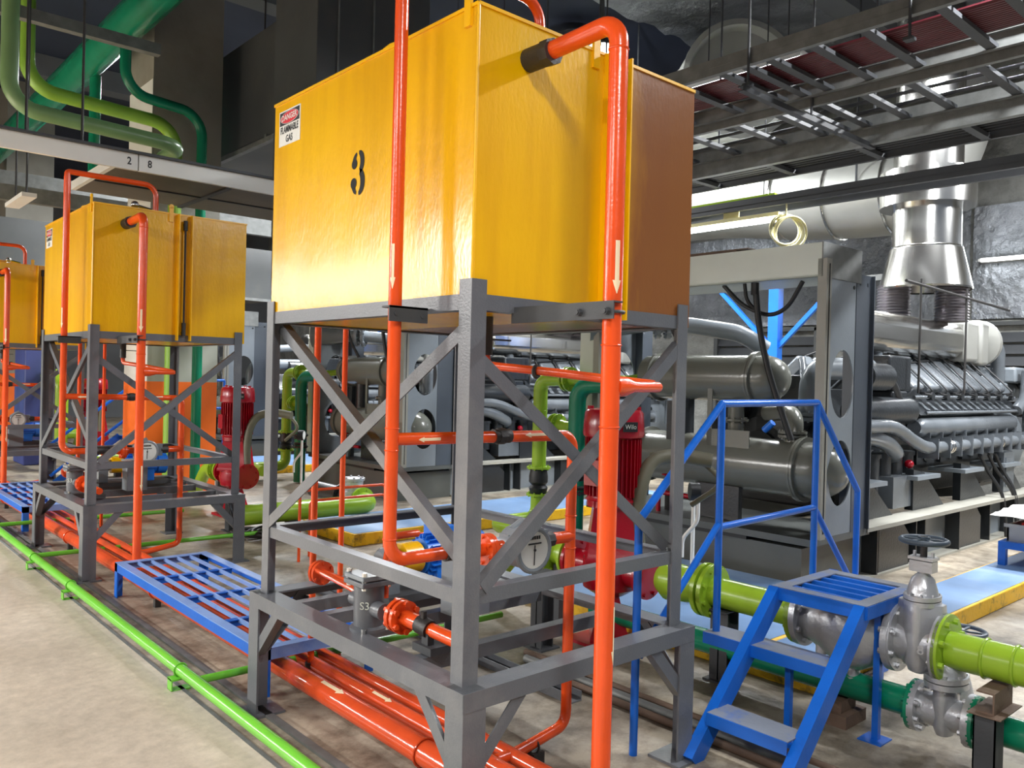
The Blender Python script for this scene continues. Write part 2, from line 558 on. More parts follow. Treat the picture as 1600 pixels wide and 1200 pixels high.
def text_mb(s, size, origin, u, v, nrm, depth=0.001, bold=0.0, sx=1.0):
    cu = bpy.data.curves.new('t', 'FONT')
    cu.body = s
    cu.size = size
    cu.offset = bold
    cu.align_x = 'CENTER'
    cu.align_y = 'CENTER'
    cu.resolution_u = 3
    ob = bpy.data.objects.new('t', cu)
    C.objects.link(ob)
    bpy.context.view_layer.update()
    me = bpy.data.meshes.new_from_object(ob.evaluated_get(bpy.context.evaluated_depsgraph_get()))
    o, u, v, nrm = V(origin), V(u), V(v), V(nrm)
    mb = MB()
    mb.add([o + u * (p.co.x * sx) + v * p.co.y + nrm * depth for p in me.vertices], [tuple(p.vertices) for p in me.polygons])
    bpy.data.objects.remove(ob)
    bpy.data.curves.remove(cu)
    bpy.data.meshes.remove(me)
    return mb
def arrow_mb(p, along, wide, nrm, L, W):
    """painted arrow: tip at p + along*L"""
    p, a, w_, n = V(p), V(along), V(wide), V(nrm)
    poly = [(0, -W * .28), (L * .78, -W * .28), (L * .78, -W * .5), (L, 0), (L * .78, W * .5), (L * .78, W * .28), (0, W * .28)]
    mb = MB()
    mb.sweep([(q[0], q[1]) for q in poly], p, p + n * 0.002, a, w_)
    return mb
def wrap_arrow(c, axis, face, r, L, W):
    """arrow laid on a pipe of radius r: c on the axis line at arrow tail, pointing along axis, centred on direction face"""
    c, a, f = V(c), V(axis), V(face).normalized()
    w_ = a.cross(f)
    mb = MB()
    def strip(t0, t1, h0, h1):
        K = 4
        vs, fs = [], []
        for (t, h) in ((t0, h0), (t1, h1)):
            for k in range(K + 1):
                s_ = h * (2 * k / K - 1)
                an = s_ / r
                vs.append(c + a * t + (f * math.cos(an) + w_ * math.sin(an)) * (r + 0.0012))
        for k in range(K):
            fs.append((k, k + 1, K + 2 + k, K + 1 + k))
        mb.add(vs, fs)
    strip(0, L * .75, W * .25, W * .25)
    strip(L * .75, L, W * .5, 0.001)
    return mb

# ================================================================= ROOM
m = MB(); m.box((1.57, -6, -0.2), (16, 34, 0)); struct(m, 'floor', FMACH)
m = MB(); m.box((-10, -6, -0.2), (1.57, 34, 0.006)); struct(m, 'floor', FWALK)
m = MB(); m.box((-10, -6, 7.6), (16, 34, 7.8)); struct(m, 'ceiling', CEIL)
m = MB(); m.box((14.0, -6, 0), (14.3, 34, 7.6)); struct(m, 'wall_right', PLAST)
m = MB(); m.box((-10, 30, 0), (16, 30.3, 7.6)); struct(m, 'wall_back', WALLD)
m = MB(); m.box((-10.3, -6, 0), (-10, 34, 7.6)); struct(m, 'wall_left', WALLD)
# steel edge strip of the pipe trench beside the walkway, and a second joint line
m = MB(); m.box((1.57, -2, 0.0), (1.59, 22, 0.008)); struct(m, 'trim_1', GALV)
m = MB(); m.box((1.76, -2, 0.0), (1.80, 22, 0.012)); struct(m, 'trim_2', GALV)
# ceiling beams
for i, yy in enumerate((6.0, 12.0, 18.0, 24.0)):
    m = MB(); m.box((-10, yy - .2, 7.2), (14, yy + .2, 7.6)); struct(m, 'beam', WALLD)
# foil lining hung under the ceiling above the trays, and on the side wall above the louvres
def wavy(o, u, v, nu, nv, nrm, amp, t=0.03, seed=1):
    rnd = random.Random(seed)
    o, u, v, nrm = V(o), V(u), V(v), V(nrm)
    ph = [rnd.uniform(0, 6) for _ in range(8)]
    g = []
    for i in range(nu + 1):
        for j in range(nv + 1):
            a, b = i / nu, j / nv
            h = math.sin(a * 17 + ph[0] + 2 * math.sin(b * 5)) * math.sin(b * 13 + ph[1]) + .6 * math.sin(a * 41 + b * 23 + ph[2]) + rnd.uniform(-.5, .5)
            g.append(o + u * a + v * b + nrm * (h * amp))
    k = len(g)
    fs = []
    for i in range(nu):
        for j in range(nv):
            q = i * (nv + 1) + j
            fs.append((q, q + 1, q + nv + 2, q + nv + 1))
    mb = MB(); mb.add(g + [p - nrm * t for p in g], fs + [tuple(x + k for x in f[::-1]) for f in fs])
    return mb
solo(wavy((8.2, 2.2, 7.45), (5.5, 0, 0), (0, 6.5, 0), 40, 40, (0, 0, -1), 0.05, seed=3), 'ceiling_lining', FOIL,
     'crinkled silver foil lining under the dark ceiling above the cable trays', 'insulation')
for (a, b, sd) in ((-3.0, 4.9, 5), (4.95, 12.5, 8), (12.6, 22.0, 9)):
    solo(wavy((13.93, a, 2.75), (0, b - a, 0), (0, 0, 1.75), 44, 12, (-1, 0, 0), 0.02, seed=sd), 'wall_lining', FOIL,
         {5: 'shiny silver foil lining on the wall behind the exhaust stack', 8: 'crinkled silver foil lining behind the bright tube lamp', 9: 'far stretch of silver foil lining beyond the second generator'}[sd], 'insulation')
# dark louvres low in the side wall
for i, (a, b) in enumerate(((-3.0, 2.2), (2.6, 5.0), (7.4, 9.6), (11.6, 15.0), (17.2, 20.5))):
    t = thing('wall_louvre', ['dark slatted louvre low in the wall behind the right engine', 'dark slatted louvre behind the silver silencer', 'dark slatted louvre behind the blue post',
                              'dark slatted louvre beyond the second generator', 'dark slatted louvre far down the side wall'][i], 'louvre', (13.9, (a + b) / 2, 0.9))
    m = MB(); m.box((13.86, a, .9), (13.98, a + .08, 2.7)); m.box((13.86, b - .08, .9), (13.98, b, 2.7)); m.box((13.86, a, 2.64), (13.98, b, 2.7)); m.box((13.86, a, .9), (13.98, b, .96))
    m.build('frame', DUCT, t)
    m = MB(); m.bar((13.93, a + .08, 1.02), (13.93, b - .08, 1.02), .012, .17, (.5, 0, 1)); s0 = m.build('slat', DGREY, t)
    for k in range(1, 9):
        c = s0.copy(); C.objects.link(c); c.location = V(s0.location) + V((0, 0, .18 * k))

# concrete column with painted foot
t = thing('concrete_column', 'square concrete column painted orange at its foot with a white band', 'column', (3.9, 11.25, 0))
t['kind'] = 'structure'
m = MB(); m.box((3.46, 10.8, 0), (4.34, 11.7, 7.6)); m.build('shaft', CONC, t)
m = MB(); m.box((3.452, 10.79, 0), (4.348, 11.71, 1.5)); m.build('orange_foot', STOCKING, t)
m = MB(); m.box((3.452, 10.795, 1.5), (3.458, 11.705, 5.3)); m.build('white_band', WHITE, t)
m = MB(); m.box((3.458, 10.79, 1.5), (4.348, 10.798, 3.4)); m.build('grey_band', GREYPT, t)
t2 = thing('concrete_column', 'second concrete column standing further down the hall', 'column', (3.9, 20.25, 0))
t2['kind'] = 'structure'
m = MB(); m.box((3.46, 19.8, 0), (4.34, 20.7, 7.6)); m.build('shaft', CONC, t2)
m = MB(); m.box((3.45, 19.79, 0), (4.35, 20.71, 1.5)); m.build('orange_foot', STOCKING, t2)

# lamp fittings, those of the added lamps too
def fitting(i, x, y, z, lab, along='y', L=1.5, rod=True, lit=True, group=None):
    t = thing('ceiling_lamp', lab, 'lamp', (x, y, z), group)
    m = MB(); m.box((x - .14, y - L / 2, z), (x + .14, y + L / 2, z + .07)); m.build('housing', WHITE, t)
    m = MB(); m.box((x - .12, y - L / 2 + .03, z - .02), (x + .12, y + L / 2 - .03, z)); m.build('diffuser', LIT if lit else WHITE, t)
    m = MB(); m.cyl((x, y - L * .35, z + .07), (x, y - L * .35, 7.6), .008, 6); m.build('hanger', DGREY, t); m = MB(); m.cyl((x, y + L * .35, z + .07), (x, y + L * .35, 7.6), .008, 6); m.build('hanger', DGREY, t)
for i, (x, y, z, p) in enumerate(NEAR_LAMPS):
    fitting(i, x, y, z, ['long white lamp above the walkway just in front of the near tank', 'added long fill lamp over the open floor left of the near tank'][i])
for i, (x, y, z, p) in enumerate(WALK_LAMPS):
    fitting(i, x, y, z, ['long white lamp over the far side of the walkway, first of the row', 'long white lamp over the far side of the walkway, second of the row', 'long white lamp over the far side of the walkway, third of the row', 'long white lamp over the far side of the walkway, last of the row', 'added long fill lamp between the walkway row and the near tank'][i], group='walkway lamps')
for i, (x, y, z, p) in enumerate(ADDED_HALL_LAMPS):
    fitting(i, x, y, z, ['added long white lamp above the blue stairs', 'added long white lamp above the crate bench', 'added long white lamp above the nearest engine', 'added long white lamp above the second heat exchanger rack', 'added long white lamp glowing above the wide ladder tray', 'added long white lamp above the third engine', 'added long white lamp beyond the concrete column', 'added long white lamp at the far end of the generator row'][i], group='added machine hall lamps')

# ================================================================= TANK UNITS (built as number 3, then copied)
x0, y0, x1, y1 = 1.765, 2.205, 2.985, 3.785      # upper frame
X0, Y0, X1, Y1 = 1.728, 2.150, 3.020, 3.830      # lower frame
zl, zm, zt = 0.585, 0.91, 1.94
def make_stand():
    t = thing('tank_stand', 'near grey steel stand of angle iron carrying the tank marked 3', 'stand', ((X0 + X1) / 2, (Y0 + Y1) / 2, 0), 'grey steel tank stands')
    for (cx_, cy_, A, B) in ((X0, Y0, X, Y), (X0, Y1, X, -Y), (X1, Y0, -X, Y), (X1, Y1, -X, -Y)):
        m = MB(); m.angle((cx_, cy_, 0.012), (cx_, cy_, zl - .001), A, B, .10, .10, .009)
        m.build('leg', GREY, t)
        m = MB(); e = V((cx_, cy_, 0)) + A * .05 + B * .05
        m.box((e.x - .085, e.y - .085, 0), (e.x + .085, e.y + .085, .012)); m.build('foot_plate', GREY, t)
    # lower ring: wide flange on top, web outside
    for (a, b, A) in (((X0, Y0), (X0, Y1), X), ((X1, Y0), (X1, Y1), -X), ((X0, Y0), (X1, Y0), Y), ((X0, Y1), (X1, Y1), -Y)):
        m = MB(); p = V((a[0], a[1], zl)); q = V((b[0], b[1], zl)); d = (q - p).normalized()
        if A in (Y, -Y):
            p += d * .0; q -= d * .0
        m.sweep([(0, 0), (.10, 0), (.10, -.008), (.008, -.008), (.008, -.066), (0, -.066)], p - A * .001 + d * .002, q - A * .001 - d * .002, A, Z)
        m.build('lower_beam', GREY, t)
    # cross members of the pump shelf
    for yy in (2.55, 3.02, 3.28, 3.52):
        m = MB(); m.angle((X0 + .1, yy, zl - .01), (X1 - .1, yy, zl - .01), Y, -Z, .055, .055, .006); m.build('cross_bar', GREY, t)
    # knee braces under the lower ring
    h = .30
    for (cx_, cy_, ax, ay) in ((X0, Y0, 1, 1), (X0, Y1, 1, -1), (X1, Y0, -1, 1), (X1, Y1, -1, -1)):
        m = MB(); p = V((cx_ + ax * .006, cy_ + ay * .08, zl - h)); q = V((cx_ + ax * .006, cy_ + ay * (.08 + h * .72), zl - .066))
        d = (q - p).normalized(); n_ = V((0, -d.z * ay, d.y * ay)) ; n_ = d.cross(X).normalized()
        m.angle(p, q, V((ax, 0, 0)), n_ if n_.z > 0 else -n_, .045, .05, .006); m.build('knee_brace', GREY, t)
        m = MB(); p = V((cx_ + ax * .08, cy_ + ay * .006, zl - h)); q = V((cx_ + ax * (.08 + h * .72), cy_ + ay * .006, zl - .066))
        d = (q - p).normalized(); n_ = d.cross(Y).normalized()
        m.angle(p, q, V((0, ay, 0)), n_ if n_.z > 0 else -n_, .045, .05, .006); m.build('knee_brace', GREY, t)
    # upper posts
    for (cx_, cy_, A, B) in ((x0, y0, X, Y), (x0, y1, X, -Y), (x1, y0, -X, Y), (x1, y1, -X, -Y)):
        m = MB(); m.angle((cx_, cy_, zl), (cx_, cy_, 1.99), A, B, .068, .068, .007); m.build('post', GREY, t)
    # middle ring and top ring
    for (z_, nm) in ((zm, 'middle_beam'), (zt, 'top_beam')):
        for (a, b, A) in (((x0, y0), (x0, y1), X), ((x1, y0), (x1, y1), -X), ((x0, y0), (x1, y0), Y), ((x0, y1), (x1, y1), -Y)):
            m = MB(); p = V((a[0], a[1], z_)); q = V((b[0], b[1], z_)); d = (q - p).normalized()
            s_ = .007
            p = p + d * s_ + A * s_; q = q - d * s_ + A * s_
            pr = [(0, 0), (.052, 0), (.052, -.006), (.006, -.006), (.006, -.052), (0, -.052)] if nm == 'middle_beam' else [(0, -.056), (.052, -.056), (.052, -.05), (.006, -.05), (.006, 0), (0, 0)]
            m.sweep(pr, p, q, A, Z); m.build(nm, GREY, t)
    # crossed braces, left (-X) and right (-Y) faces
    def brace(p, q, inward, off):
        m = MB(); p, q = V(p), V(q); d = (q - p).normalized(); n_ = d.cross(inward).normalized()
        if n_.z < 0: n_ = -n_
        m.angle(p + inward * off, q + inward * off, inward, -n_, .042, .05, .006); m.build('brace', GREY, t)
    brace((x0, y1 - .03, zm + .03), (x0, y0 + .05, 1.84), X, .001)
    brace((x0, y1 - .05, 1.89), (x0, y0 + .05, 1.02 - .02), X, .05)
    brace((x0 + .07, y0, zm + .02), (x1 - .05, y0, 1.83), Y, .001)
    brace((x0 + .04, y0, 1.78), (x1 - .03, y0, zm + .03), Y, .05)
    for xx in (x0, x1):
        pass
    return t
stand = make_stand()

TX0, TY0, TX1, TY1, TZ0, TZ1 = 1.776, 2.216, 3.006, 3.77, 1.893, 2.935
def make_tank():
    t = thing('fuel_tank', 'large yellow steel tank with a stencilled black 3 on its side', 'tank', ((TX0 + TX1) / 2, (TY0 + TY1) / 2, TZ0), 'yellow fuel tanks')
    gx = 2.44
    m = MB(); e = .0
    # body as two side-by-side boxes: plain one up to the gauge, brown one beyond
    m.box((TX0, TY0, TZ0), (gx, TY1, TZ1)); m.build('shell', TANK, t, bevel=.004)
    return t, gx
tank, gx = make_tank()
# brown panel: its own object so its object coordinates start at the gauge
def browned(t, material):
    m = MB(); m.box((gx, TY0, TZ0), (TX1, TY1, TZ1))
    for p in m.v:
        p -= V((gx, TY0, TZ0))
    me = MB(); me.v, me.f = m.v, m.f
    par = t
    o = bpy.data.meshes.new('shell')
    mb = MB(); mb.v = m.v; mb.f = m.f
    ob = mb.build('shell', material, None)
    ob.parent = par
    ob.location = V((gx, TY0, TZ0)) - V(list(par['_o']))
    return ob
wp = browned(tank, TANKS)
wp['label'] = 'brown tank panel beyond the sight gauge'
# rim edge welds
m = MB()
for (a, b) in (((TX0, TY0), (TX1, TY0)), ((TX0, TY0), (TX0, TY1)), ((TX1, TY0), (TX1, TY1)), ((TX0, TY1), (TX1, TY1))):
    m.bar((a[0], a[1], TZ1), (b[0], b[1], TZ1), .012, .012, Z)
m.cyl((TX0, TY0, TZ0), (TX0, TY0, TZ1), .006, 8)
m.build('rim', YELLOW, tank)
# sight gauge between two fins
m = MB(); m.box((gx - .028, TY0 - .055, TZ0 + .0), (gx - .020, TY0, TZ1)); m.build('gauge_fin', YELLOW, tank)
m = MB(); m.box((gx + .078, TY0 - .055, TZ0 + .0), (gx + .086, TY0, TZ1)); m.build('gauge_fin', YELLOW, tank)
m = MB(); m.cyl((gx + .03, TY0 - .03, TZ0 + .10), (gx + .03, TY0 - .03, TZ1 - .09), .008, 10)
m.cyl((gx + .03, TY0 - .03, TZ0 + .04), (gx + .03, TY0 - .03, TZ0 + .15), .017, 10); m.cyl((gx + .03, TY0 - .03, TZ1 - .13), (gx + .03, TY0 - .03, TZ1 - .05), .017, 10)
m.cyl((gx + .03, TY0 - .03, TZ0 + .07), (gx + .03, TY0, TZ0 + .07), .012, 8); m.cyl((gx + .03, TY0 - .03, TZ1 - .08), (gx + .03, TY0, TZ1 - .08), .012, 8)
m.build('sight_gauge', BLACK, tank)
# lifting lugs
def lug(px, py, ax):
    m = MB(); m.bar((px, py, TZ1 - .07), (px, py, TZ1 + .05), .034 if ax == 'x' else .012, .012 if ax == 'x' else .034, Y)
    m.lathe((px, py, TZ1 + .05) if 0 else (px - (.006 if ax == 'y' else 0), py - (.006 if ax == 'x' else 0), TZ1 + .055), X if ax == 'y' else Y, [(0, .02), (.012, .02)], 14)
    m.build('lifting_lug', YELLOW, tank)
lug(TX0 - .006, TY0 + .05, 'y'); lug(2.36, TY0 - .006, 'x')
m = MB(); m.box((TX0 - .012, TY0 + .04, TZ1 - .05), (TX0, TY0 + .16, TZ1 + .3)); 
# manhole, breather and valve on the top
m = MB(); m.cyl((2.1, 2.9, TZ1), (2.1, 2.9, TZ1 + .06), .2, 28); m.flange((2.1, 2.9, TZ1 + .07), Z, .24, .02, 12); m.build('manhole_cover', YELLOW, tank)
m = MB(); m.cyl((2.12, 2.36, TZ1), (2.12, 2.36, TZ1 + .03), .02, 10); m.sphere((2.12, 2.36, TZ1 + .055), .032, 12, 6); m.tube([(2.14, 2.36, TZ1 + .05), (2.25, 2.36, TZ1 + .03)], .012, 8); m.build('breather_valve', STEEL, tank)
# outlet flange on the -Y face for the overflow pipe (dark union)
# danger sign
m = MB(); m.box((TX0 - .003, 3.505, 2.725), (TX0 - .0005, 3.715, 2.89)); sg = m.build('danger_sign', WHITE, tank, 'white rectangular danger sign')
m = MB(); m.box((TX0 - .0042, 3.513, 2.822), (TX0 - .003, 3.707, 2.883)); m.build('sign_header', BLACK, sg, 'black sign header')
m = MB(); m.lathe((TX0 - .0042, 3.61, 2.8525), -X, [(0, .027), (.0008, .027)], 28)
for p in m.v: p.y = 3.61 + (p.y - 3.61) * 3.25
m.build('sign_oval', REDSIGN, sg, 'red oval')
m = MB(); m.lathe((TX0 - .0040, 3.61, 2.8525), -X, [(0, .0285), (.0006, .0285)], 28)
for p in m.v: p.y = 3.61 + (p.y - 3.61) * 3.2
m.build('sign_oval_edge', WHITE, sg)
text_mb('DANGER', .038, (TX0 - .0052, 3.61, 2.8525), -Y, Z, -X, .0008, .0007, 1.0).build('lettering', WHITE, sg, 'white DANGER lettering')
text_mb('FLAMMABLE', .046, (TX0 - .0035, 3.61, 2.797), -Y, Z, -X, .0008, .0009, .72).build('lettering', BLACK, sg, 'black FLAMMABLE lettering')
text_mb('GAS', .046, (TX0 - .0035, 3.61, 2.752), -Y, Z, -X, .0008, .0009, .8).build('lettering', BLACK, sg, 'black GAS lettering')
# pipework of one tank ---------------------------------------------------------
def ring(m, c, d, r, w=.006):
    m.torus(c, d, r, w, 20, 6)
def make_supply():
    px, py = 1.652, 2.502
    r = .0245
    t = thing('fuel_supply_pipe', 'orange supply pipe climbing the side of the tank marked 3', 'pipe', (px, py, .98), 'orange supply pipes beside the tanks')
    m = MB(); m.tube([(px, py, 3.16), (px, py, .98), (1.90, py, .98)], r, 18, bend=.075, seg=8)
    ring(m, (px, py, 1.06), Z, r, .003); ring(m, (px, py, 1.46), Z, r, .003); ring(m, (px, py, 1.38), Z, r, .003)
    m.build('riser', ORANGE, t)
    m = MB(); m.tube([(px, py, 3.16), (px, py, 3.20), (2.33, py, 3.20), (2.33, 2.3, 3.17)][0:3] + [(2.33, py, TZ1)], r * .9, 14, bend=.09); m.build('top_run', ORANGE, t)
    m = MB(); m.tube([(px + r * .6, py, 1.42), (2.585, py, 1.41), (2.585, py, .15), (2.30, py, .105), (2.19, py, .105)], r * .95, 16, bend=.06, seg=7)
    ring(m, (2.585, py, 1.06), Z, r, .003); ring(m, (2.585, py, .80), Z, r, .003); ring(m, (2.585, py, .92), Z, r, .003); m.build('return_loop', ORANGE, t)
    m = MB(); m.cyl((2.15, py, 1.417), (2.19, py, 1.417), .033, 8); m.cyl((2.19, py, 1.417), (2.215, py, 1.417), .029, 14); m.cyl((2.13, py, 1.417), (2.15, py, 1.417), .029, 14); m.build('union', IRON, t, 'black iron union')
    m = MB(); m.cyl((1.90, py, .98), (1.99, py, .98), .033, 14); m.cyl((1.995, py, .98), (2.06, py, .98), .026, 14); m.build('union', IRON, t, 'black iron union')
    m = MB(); m.flange((2.10, py, .97), X, .062, .018, 6); m.flange((2.12, py, .97), X, .062, .018, 6); m.cyl((2.06, py, .97), (2.2, py, .97), .026); m.build('flange_pair', ORANGE, t)
    m = MB(); m.cyl((2.46, py, .97), (2.585, py, .97), .026, 14); m.build('meter_outlet', ORANGE, t)
    m = MB(); m.cyl((2.41, py, .97), (2.47, py, .97), .033, 8); m.build('union', IRON, t, 'black iron union')
    m = MB(); m.box((2.2, py - .028, .92), (2.42, py + .028, 1.02)); m.cyl((2.27, 2.40, .965), (2.27, 2.53, .965), .083, 28); m.torus((2.27, 2.40, .965), Y, .084, .012, 32, 8); m.cyl((2.24, 2.5, 1.03), (2.30, 2.5, 1.06), .02, 8)
    mt = m.build('flow_meter', MACHM, t, 'grey round flow meter with white dial')
    m = MB(); m.cyl((2.27, 2.396, .965), (2.27, 2.393, .965), .074, 28); m.build('dial', DIAL, mt)
    m = MB(); m.bar((2.27, 2.391, .985), (2.268, 2.391, .905), .004, .002, Y); m.sphere((2.27, 2.391, .965), .006, 8, 5)
    for k in range(5): m.box((2.242 + k * .012, 2.3905, 1.008), (2.25 + k * .012, 2.3925, 1.022))
    m.box((2.235, 2.3905, .988), (2.305, 2.3925, .994)); m.build('needle', BLACK, mt)
    wrap_arrow((1.86, py, 1.417), -X, (-.25, -1, 0), r * .95, .10, .022).build('arrow', ARROW, t, 'cream arrow pointing to the riser')
    wrap_arrow((2.42, py, 1.413), -X, (-.25, -1, .3), r * .95, .13, .022).build('arrow', ARROW, t, 'cream arrow on the cross run')
    wrap_arrow((px, py, 2.12), -Z, (-1, -.6, 0), r, .16, .02).build('arrow', ARROW, t, 'cream arrow pointing down')
    m = MB(); m.box((1.60, py - .045, 1.842), (1.765, py - .038, 1.898)); m.box((1.60, py - .045, 1.89), (1.765, py + .005, 1.897)); m.cyl((1.625, py - .05, 1.87), (1.625, py - .03, 1.87), .007, 6); m.cyl((1.74, py - .05, 1.865), (1.74, py - .03, 1.865), .007, 6)
    m.build('clamp_bracket', DGREY, t, 'black clamp bracket')
    return t
supply = make_supply()
def make_overflow():
    px, py = 2.012, 1.785
    r = .0315
    t = thing('fuel_overflow_pipe', 'thick orange pipe rising past the gauge face of the tank marked 3', 'pipe', (px, py, .0), 'thick orange pipes in front of the tanks')
    m = MB(); m.tube([(px, TY0 - .02, 2.80), (px, py, 2.815), (px, py, .13)], r, 22, bend=.075, seg=9)
    for z_ in (2.72, 1.765, 1.50): ring(m, (px, py, z_), Z, r, .0035)
    m.build('riser', ORANGE, t)
    m = MB(); m.cyl((px, TY0, 2.80), (px, TY0 - .09, 2.80), .042, 18); m.build('socket', IRON, t, 'dark iron socket at the tank wall')
    m = MB(); m.cyl((px, TY0 - .09, 2.80), (px, TY0 - .13, 2.80), .047, 8); m.build('union_nut', IRON, t)
    # tee with long reducer
    m = MB(); m.lathe((px + r * .5, py, 1.632), X, [(0, .034), (.05, .033), (.10, .019), (.23, .018), (.238, .014)], 20); m.build('reducer', ORANGE, t)
    # drain run from the tank bottom
    bx, by = 2.10, 2.52
    m = MB(); m.tube([(bx, by, 1.76), (bx, by, 1.70), (2.18, 2.20, 1.675), (2.245, py + .01, 1.64)], .0165, 14, bend=.05); m.build('drain_run', ORANGE_D, t, 'darker orange drain run')
    m = MB(); m.cyl((bx, by, 1.893), (bx, by, 1.74), .024, 12); m.box((bx - .004, by - .012, 1.80), (bx + .12, by + .012, 1.806)); m.build('drain_valve', IRON, t, 'black lever valve under the tank')
    m = MB(); m.torus((2.158, 2.29, 1.678), V((.3, -1, 0)), .02, .009, 16, 6); m.build('union', IRON, t)
    # bracket out to the pipe
    m = MB(); m.angle((px - .045, y0 + .02, 1.905), (px - .045, py - .045, 1.905), X, -Z, .045, .058, .005)
    for yy in (py - .02, py + .10): m.cyl((px - .065, yy, 1.872), (px - .035, yy, 1.872), .009, 6); m.cyl((px - .06, yy, 1.872), (px - .045, yy, 1.872), .013, 6)
    m.torus((px, py, 1.872), Z, r + .006, .006, 20, 6); m.build('clamp_bracket', DGREY, t, 'black angle bracket and clamp')
    wrap_arrow((px, py, 2.10), -Z, (-.45, -1, 0), r, .17, .03).build('arrow', ARROW, t, 'cream arrow pointing down')
    wrap_arrow((px, py, .92), -Z, (.55, -1, 0), r, .19, .03).build('arrow', ARROW, t, 'cream arrow low on the pipe')
    m = MB(); m.tube([(px, py, .17), (px, py, .12), (px, py + .12, .105)], r, 18, bend=.03); m.build('foot_elbow', ORANGE, t)
    return t
overflow = make_overflow()
def make_vents():
    res = []
    for (nm, a, b, lab) in (('A', 2.13, 3.95, 'thin orange vent pipe just behind the near stand'), ('B', 2.40, 4.13, 'second thin orange vent pipe behind the near stand, beside a smaller floor bend')):
        t = thing('vent_pipe', lab, 'pipe', (a, b, 0), 'thin vent pipes behind the tanks')
        m = MB(); m.tube([(a, b, .12 if nm == 'A' else .02), (a, b, 2.2), (a, TY1 - .01, 2.2)], .0175 if nm == 'A' else .0155, 12, bend=.06)
        m.build('pipe_run', ORANGE, t)
        m = MB(); m.cyl((a, b, 0), (a, b, .12 if nm == 'A' else .03), .03, 10); m.build('foot', IRON, t)
        res.append(t)
    return res
vents = make_vents()
def make_strainer():
    cx_, cy_ = 1.865, 2.97
    t = thing('fuel_strainer', 'grey cylindrical strainer with square bolted lid on the near stand', 'strainer', (cx_, cy_, zl), 'grey strainers on the stands')
    m = MB(); m.lathe((cx_, cy_, zl), Z, [(0, .078), (.012, .078), (.02, .062), (.19, .064), (.195, .07)], 24)
    m.cyl((cx_, cy_ + .05, .69), (cx_, cy_ + .12, .69), .03); m.cyl((cx_, cy_ - .12, .68), (cx_, cy_ - .04, .68), .034); m.build('body', GREY, t)
    m = MB(); m.box((cx_ - .078, cy_ - .078, zl + .19), (cx_ + .078, cy_ + .078, zl + .212)); m.build('lid_flange', GREY, t, bevel=.004); m = MB(); m.box((cx_ - .076, cy_ - .076, zl + .216), (cx_ + .076, cy_ + .076, zl + .236)); l = m.build('lid', MACHM, t, bevel=.004)
    for sx in (-1, 1):
        for sy in (-1, 1):
            m = MB(); m.cyl((cx_ + sx * .06, cy_ + sy * .06, zl + .18), (cx_ + sx * .06, cy_ + sy * .06, zl + .252), .011, 6); m.build('bolt', STEEL, l)
    for sx in (-1, 1):
        m = MB(); m.cyl((cx_ + sx * .055, cy_ - .055, zl), (cx_ + sx * .055, cy_ - .055, zl + .02), .011, 6); m.build('foot_bolt', STEEL, t)
    text_mb('S3', .045, (cx_ - .046, cy_ - .044, zl + .11), V((1, -1, 0)).normalized(), Z, V((-1, -1, 0)).normalized(), .004, 0).build('cast_marks', MACHL, t)
    return t
strainer = make_strainer()
def make_shelf_pipe():
    t = thing('shelf_fuel_pipe', 'flanged orange pipe feeding the strainer and pump on the near stand', 'pipe', (1.9, 3.0, .66), 'flanged pipes on the stand shelves')
    x_ = 1.89
    m = MB(); m.flange((x_ + .06, 3.52, .70), Y, .056, .018, 6); m.flange((x_ + .06, 3.55, .70), Y, .056, .018, 6); m.tube([(x_ + .06, 3.60, .70), (x_ + .06, 3.30, .70), (x_, 3.03, .69)], .019, 14); m.tube([(x_ + .02, 3.50, .72), (x_ - .02, 3.00, .71)], .010, 8)
    m.build('inlet_run', ORANGE_D, t)
    m = MB(); m.flange((x_, 2.78, .68), Y, .068, .02, 6, br=.012); m.flange((x_, 2.745, .68), Y, .068, .018, 6, br=.012); m.cyl((x_, 2.74, .68), (x_, 2.62, .68), .032); m.cyl((x_ + .01, 2.58, .67), (x_ + .01, 2.37, .665), .027, 16); m.build('outlet_run', ORANGE, t)
    m = MB(); m.cyl((x_, 2.64, .68), (x_ + .006, 2.575, .67), .036, 12); m.cyl((x_, 2.61, .68), (x_, 2.61, .735), .012, 8); m.build('union', IRON, t, 'dark stained union')
    m = MB(); m.box((x_ - .03, 2.52, zl + .0), (x_ + .10, 2.64, zl + .03)); m.box((x_ - .015, 2.56, zl + .02), (x_ + .015, 2.6, .66)); m.build('saddle', DGREY, t)
    m = MB(); m.tube([(1.95, 2.98, .82), (2.05, 3.1, .93), (2.2, 3.1, .93)], .017, 12, bend=.05); m.cyl((1.95, 2.98, .70), (1.95, 2.98, .84), .017, 12); m.build('bypass', ORANGE_D, t)
    return t
shelfpipe = make_shelf_pipe()
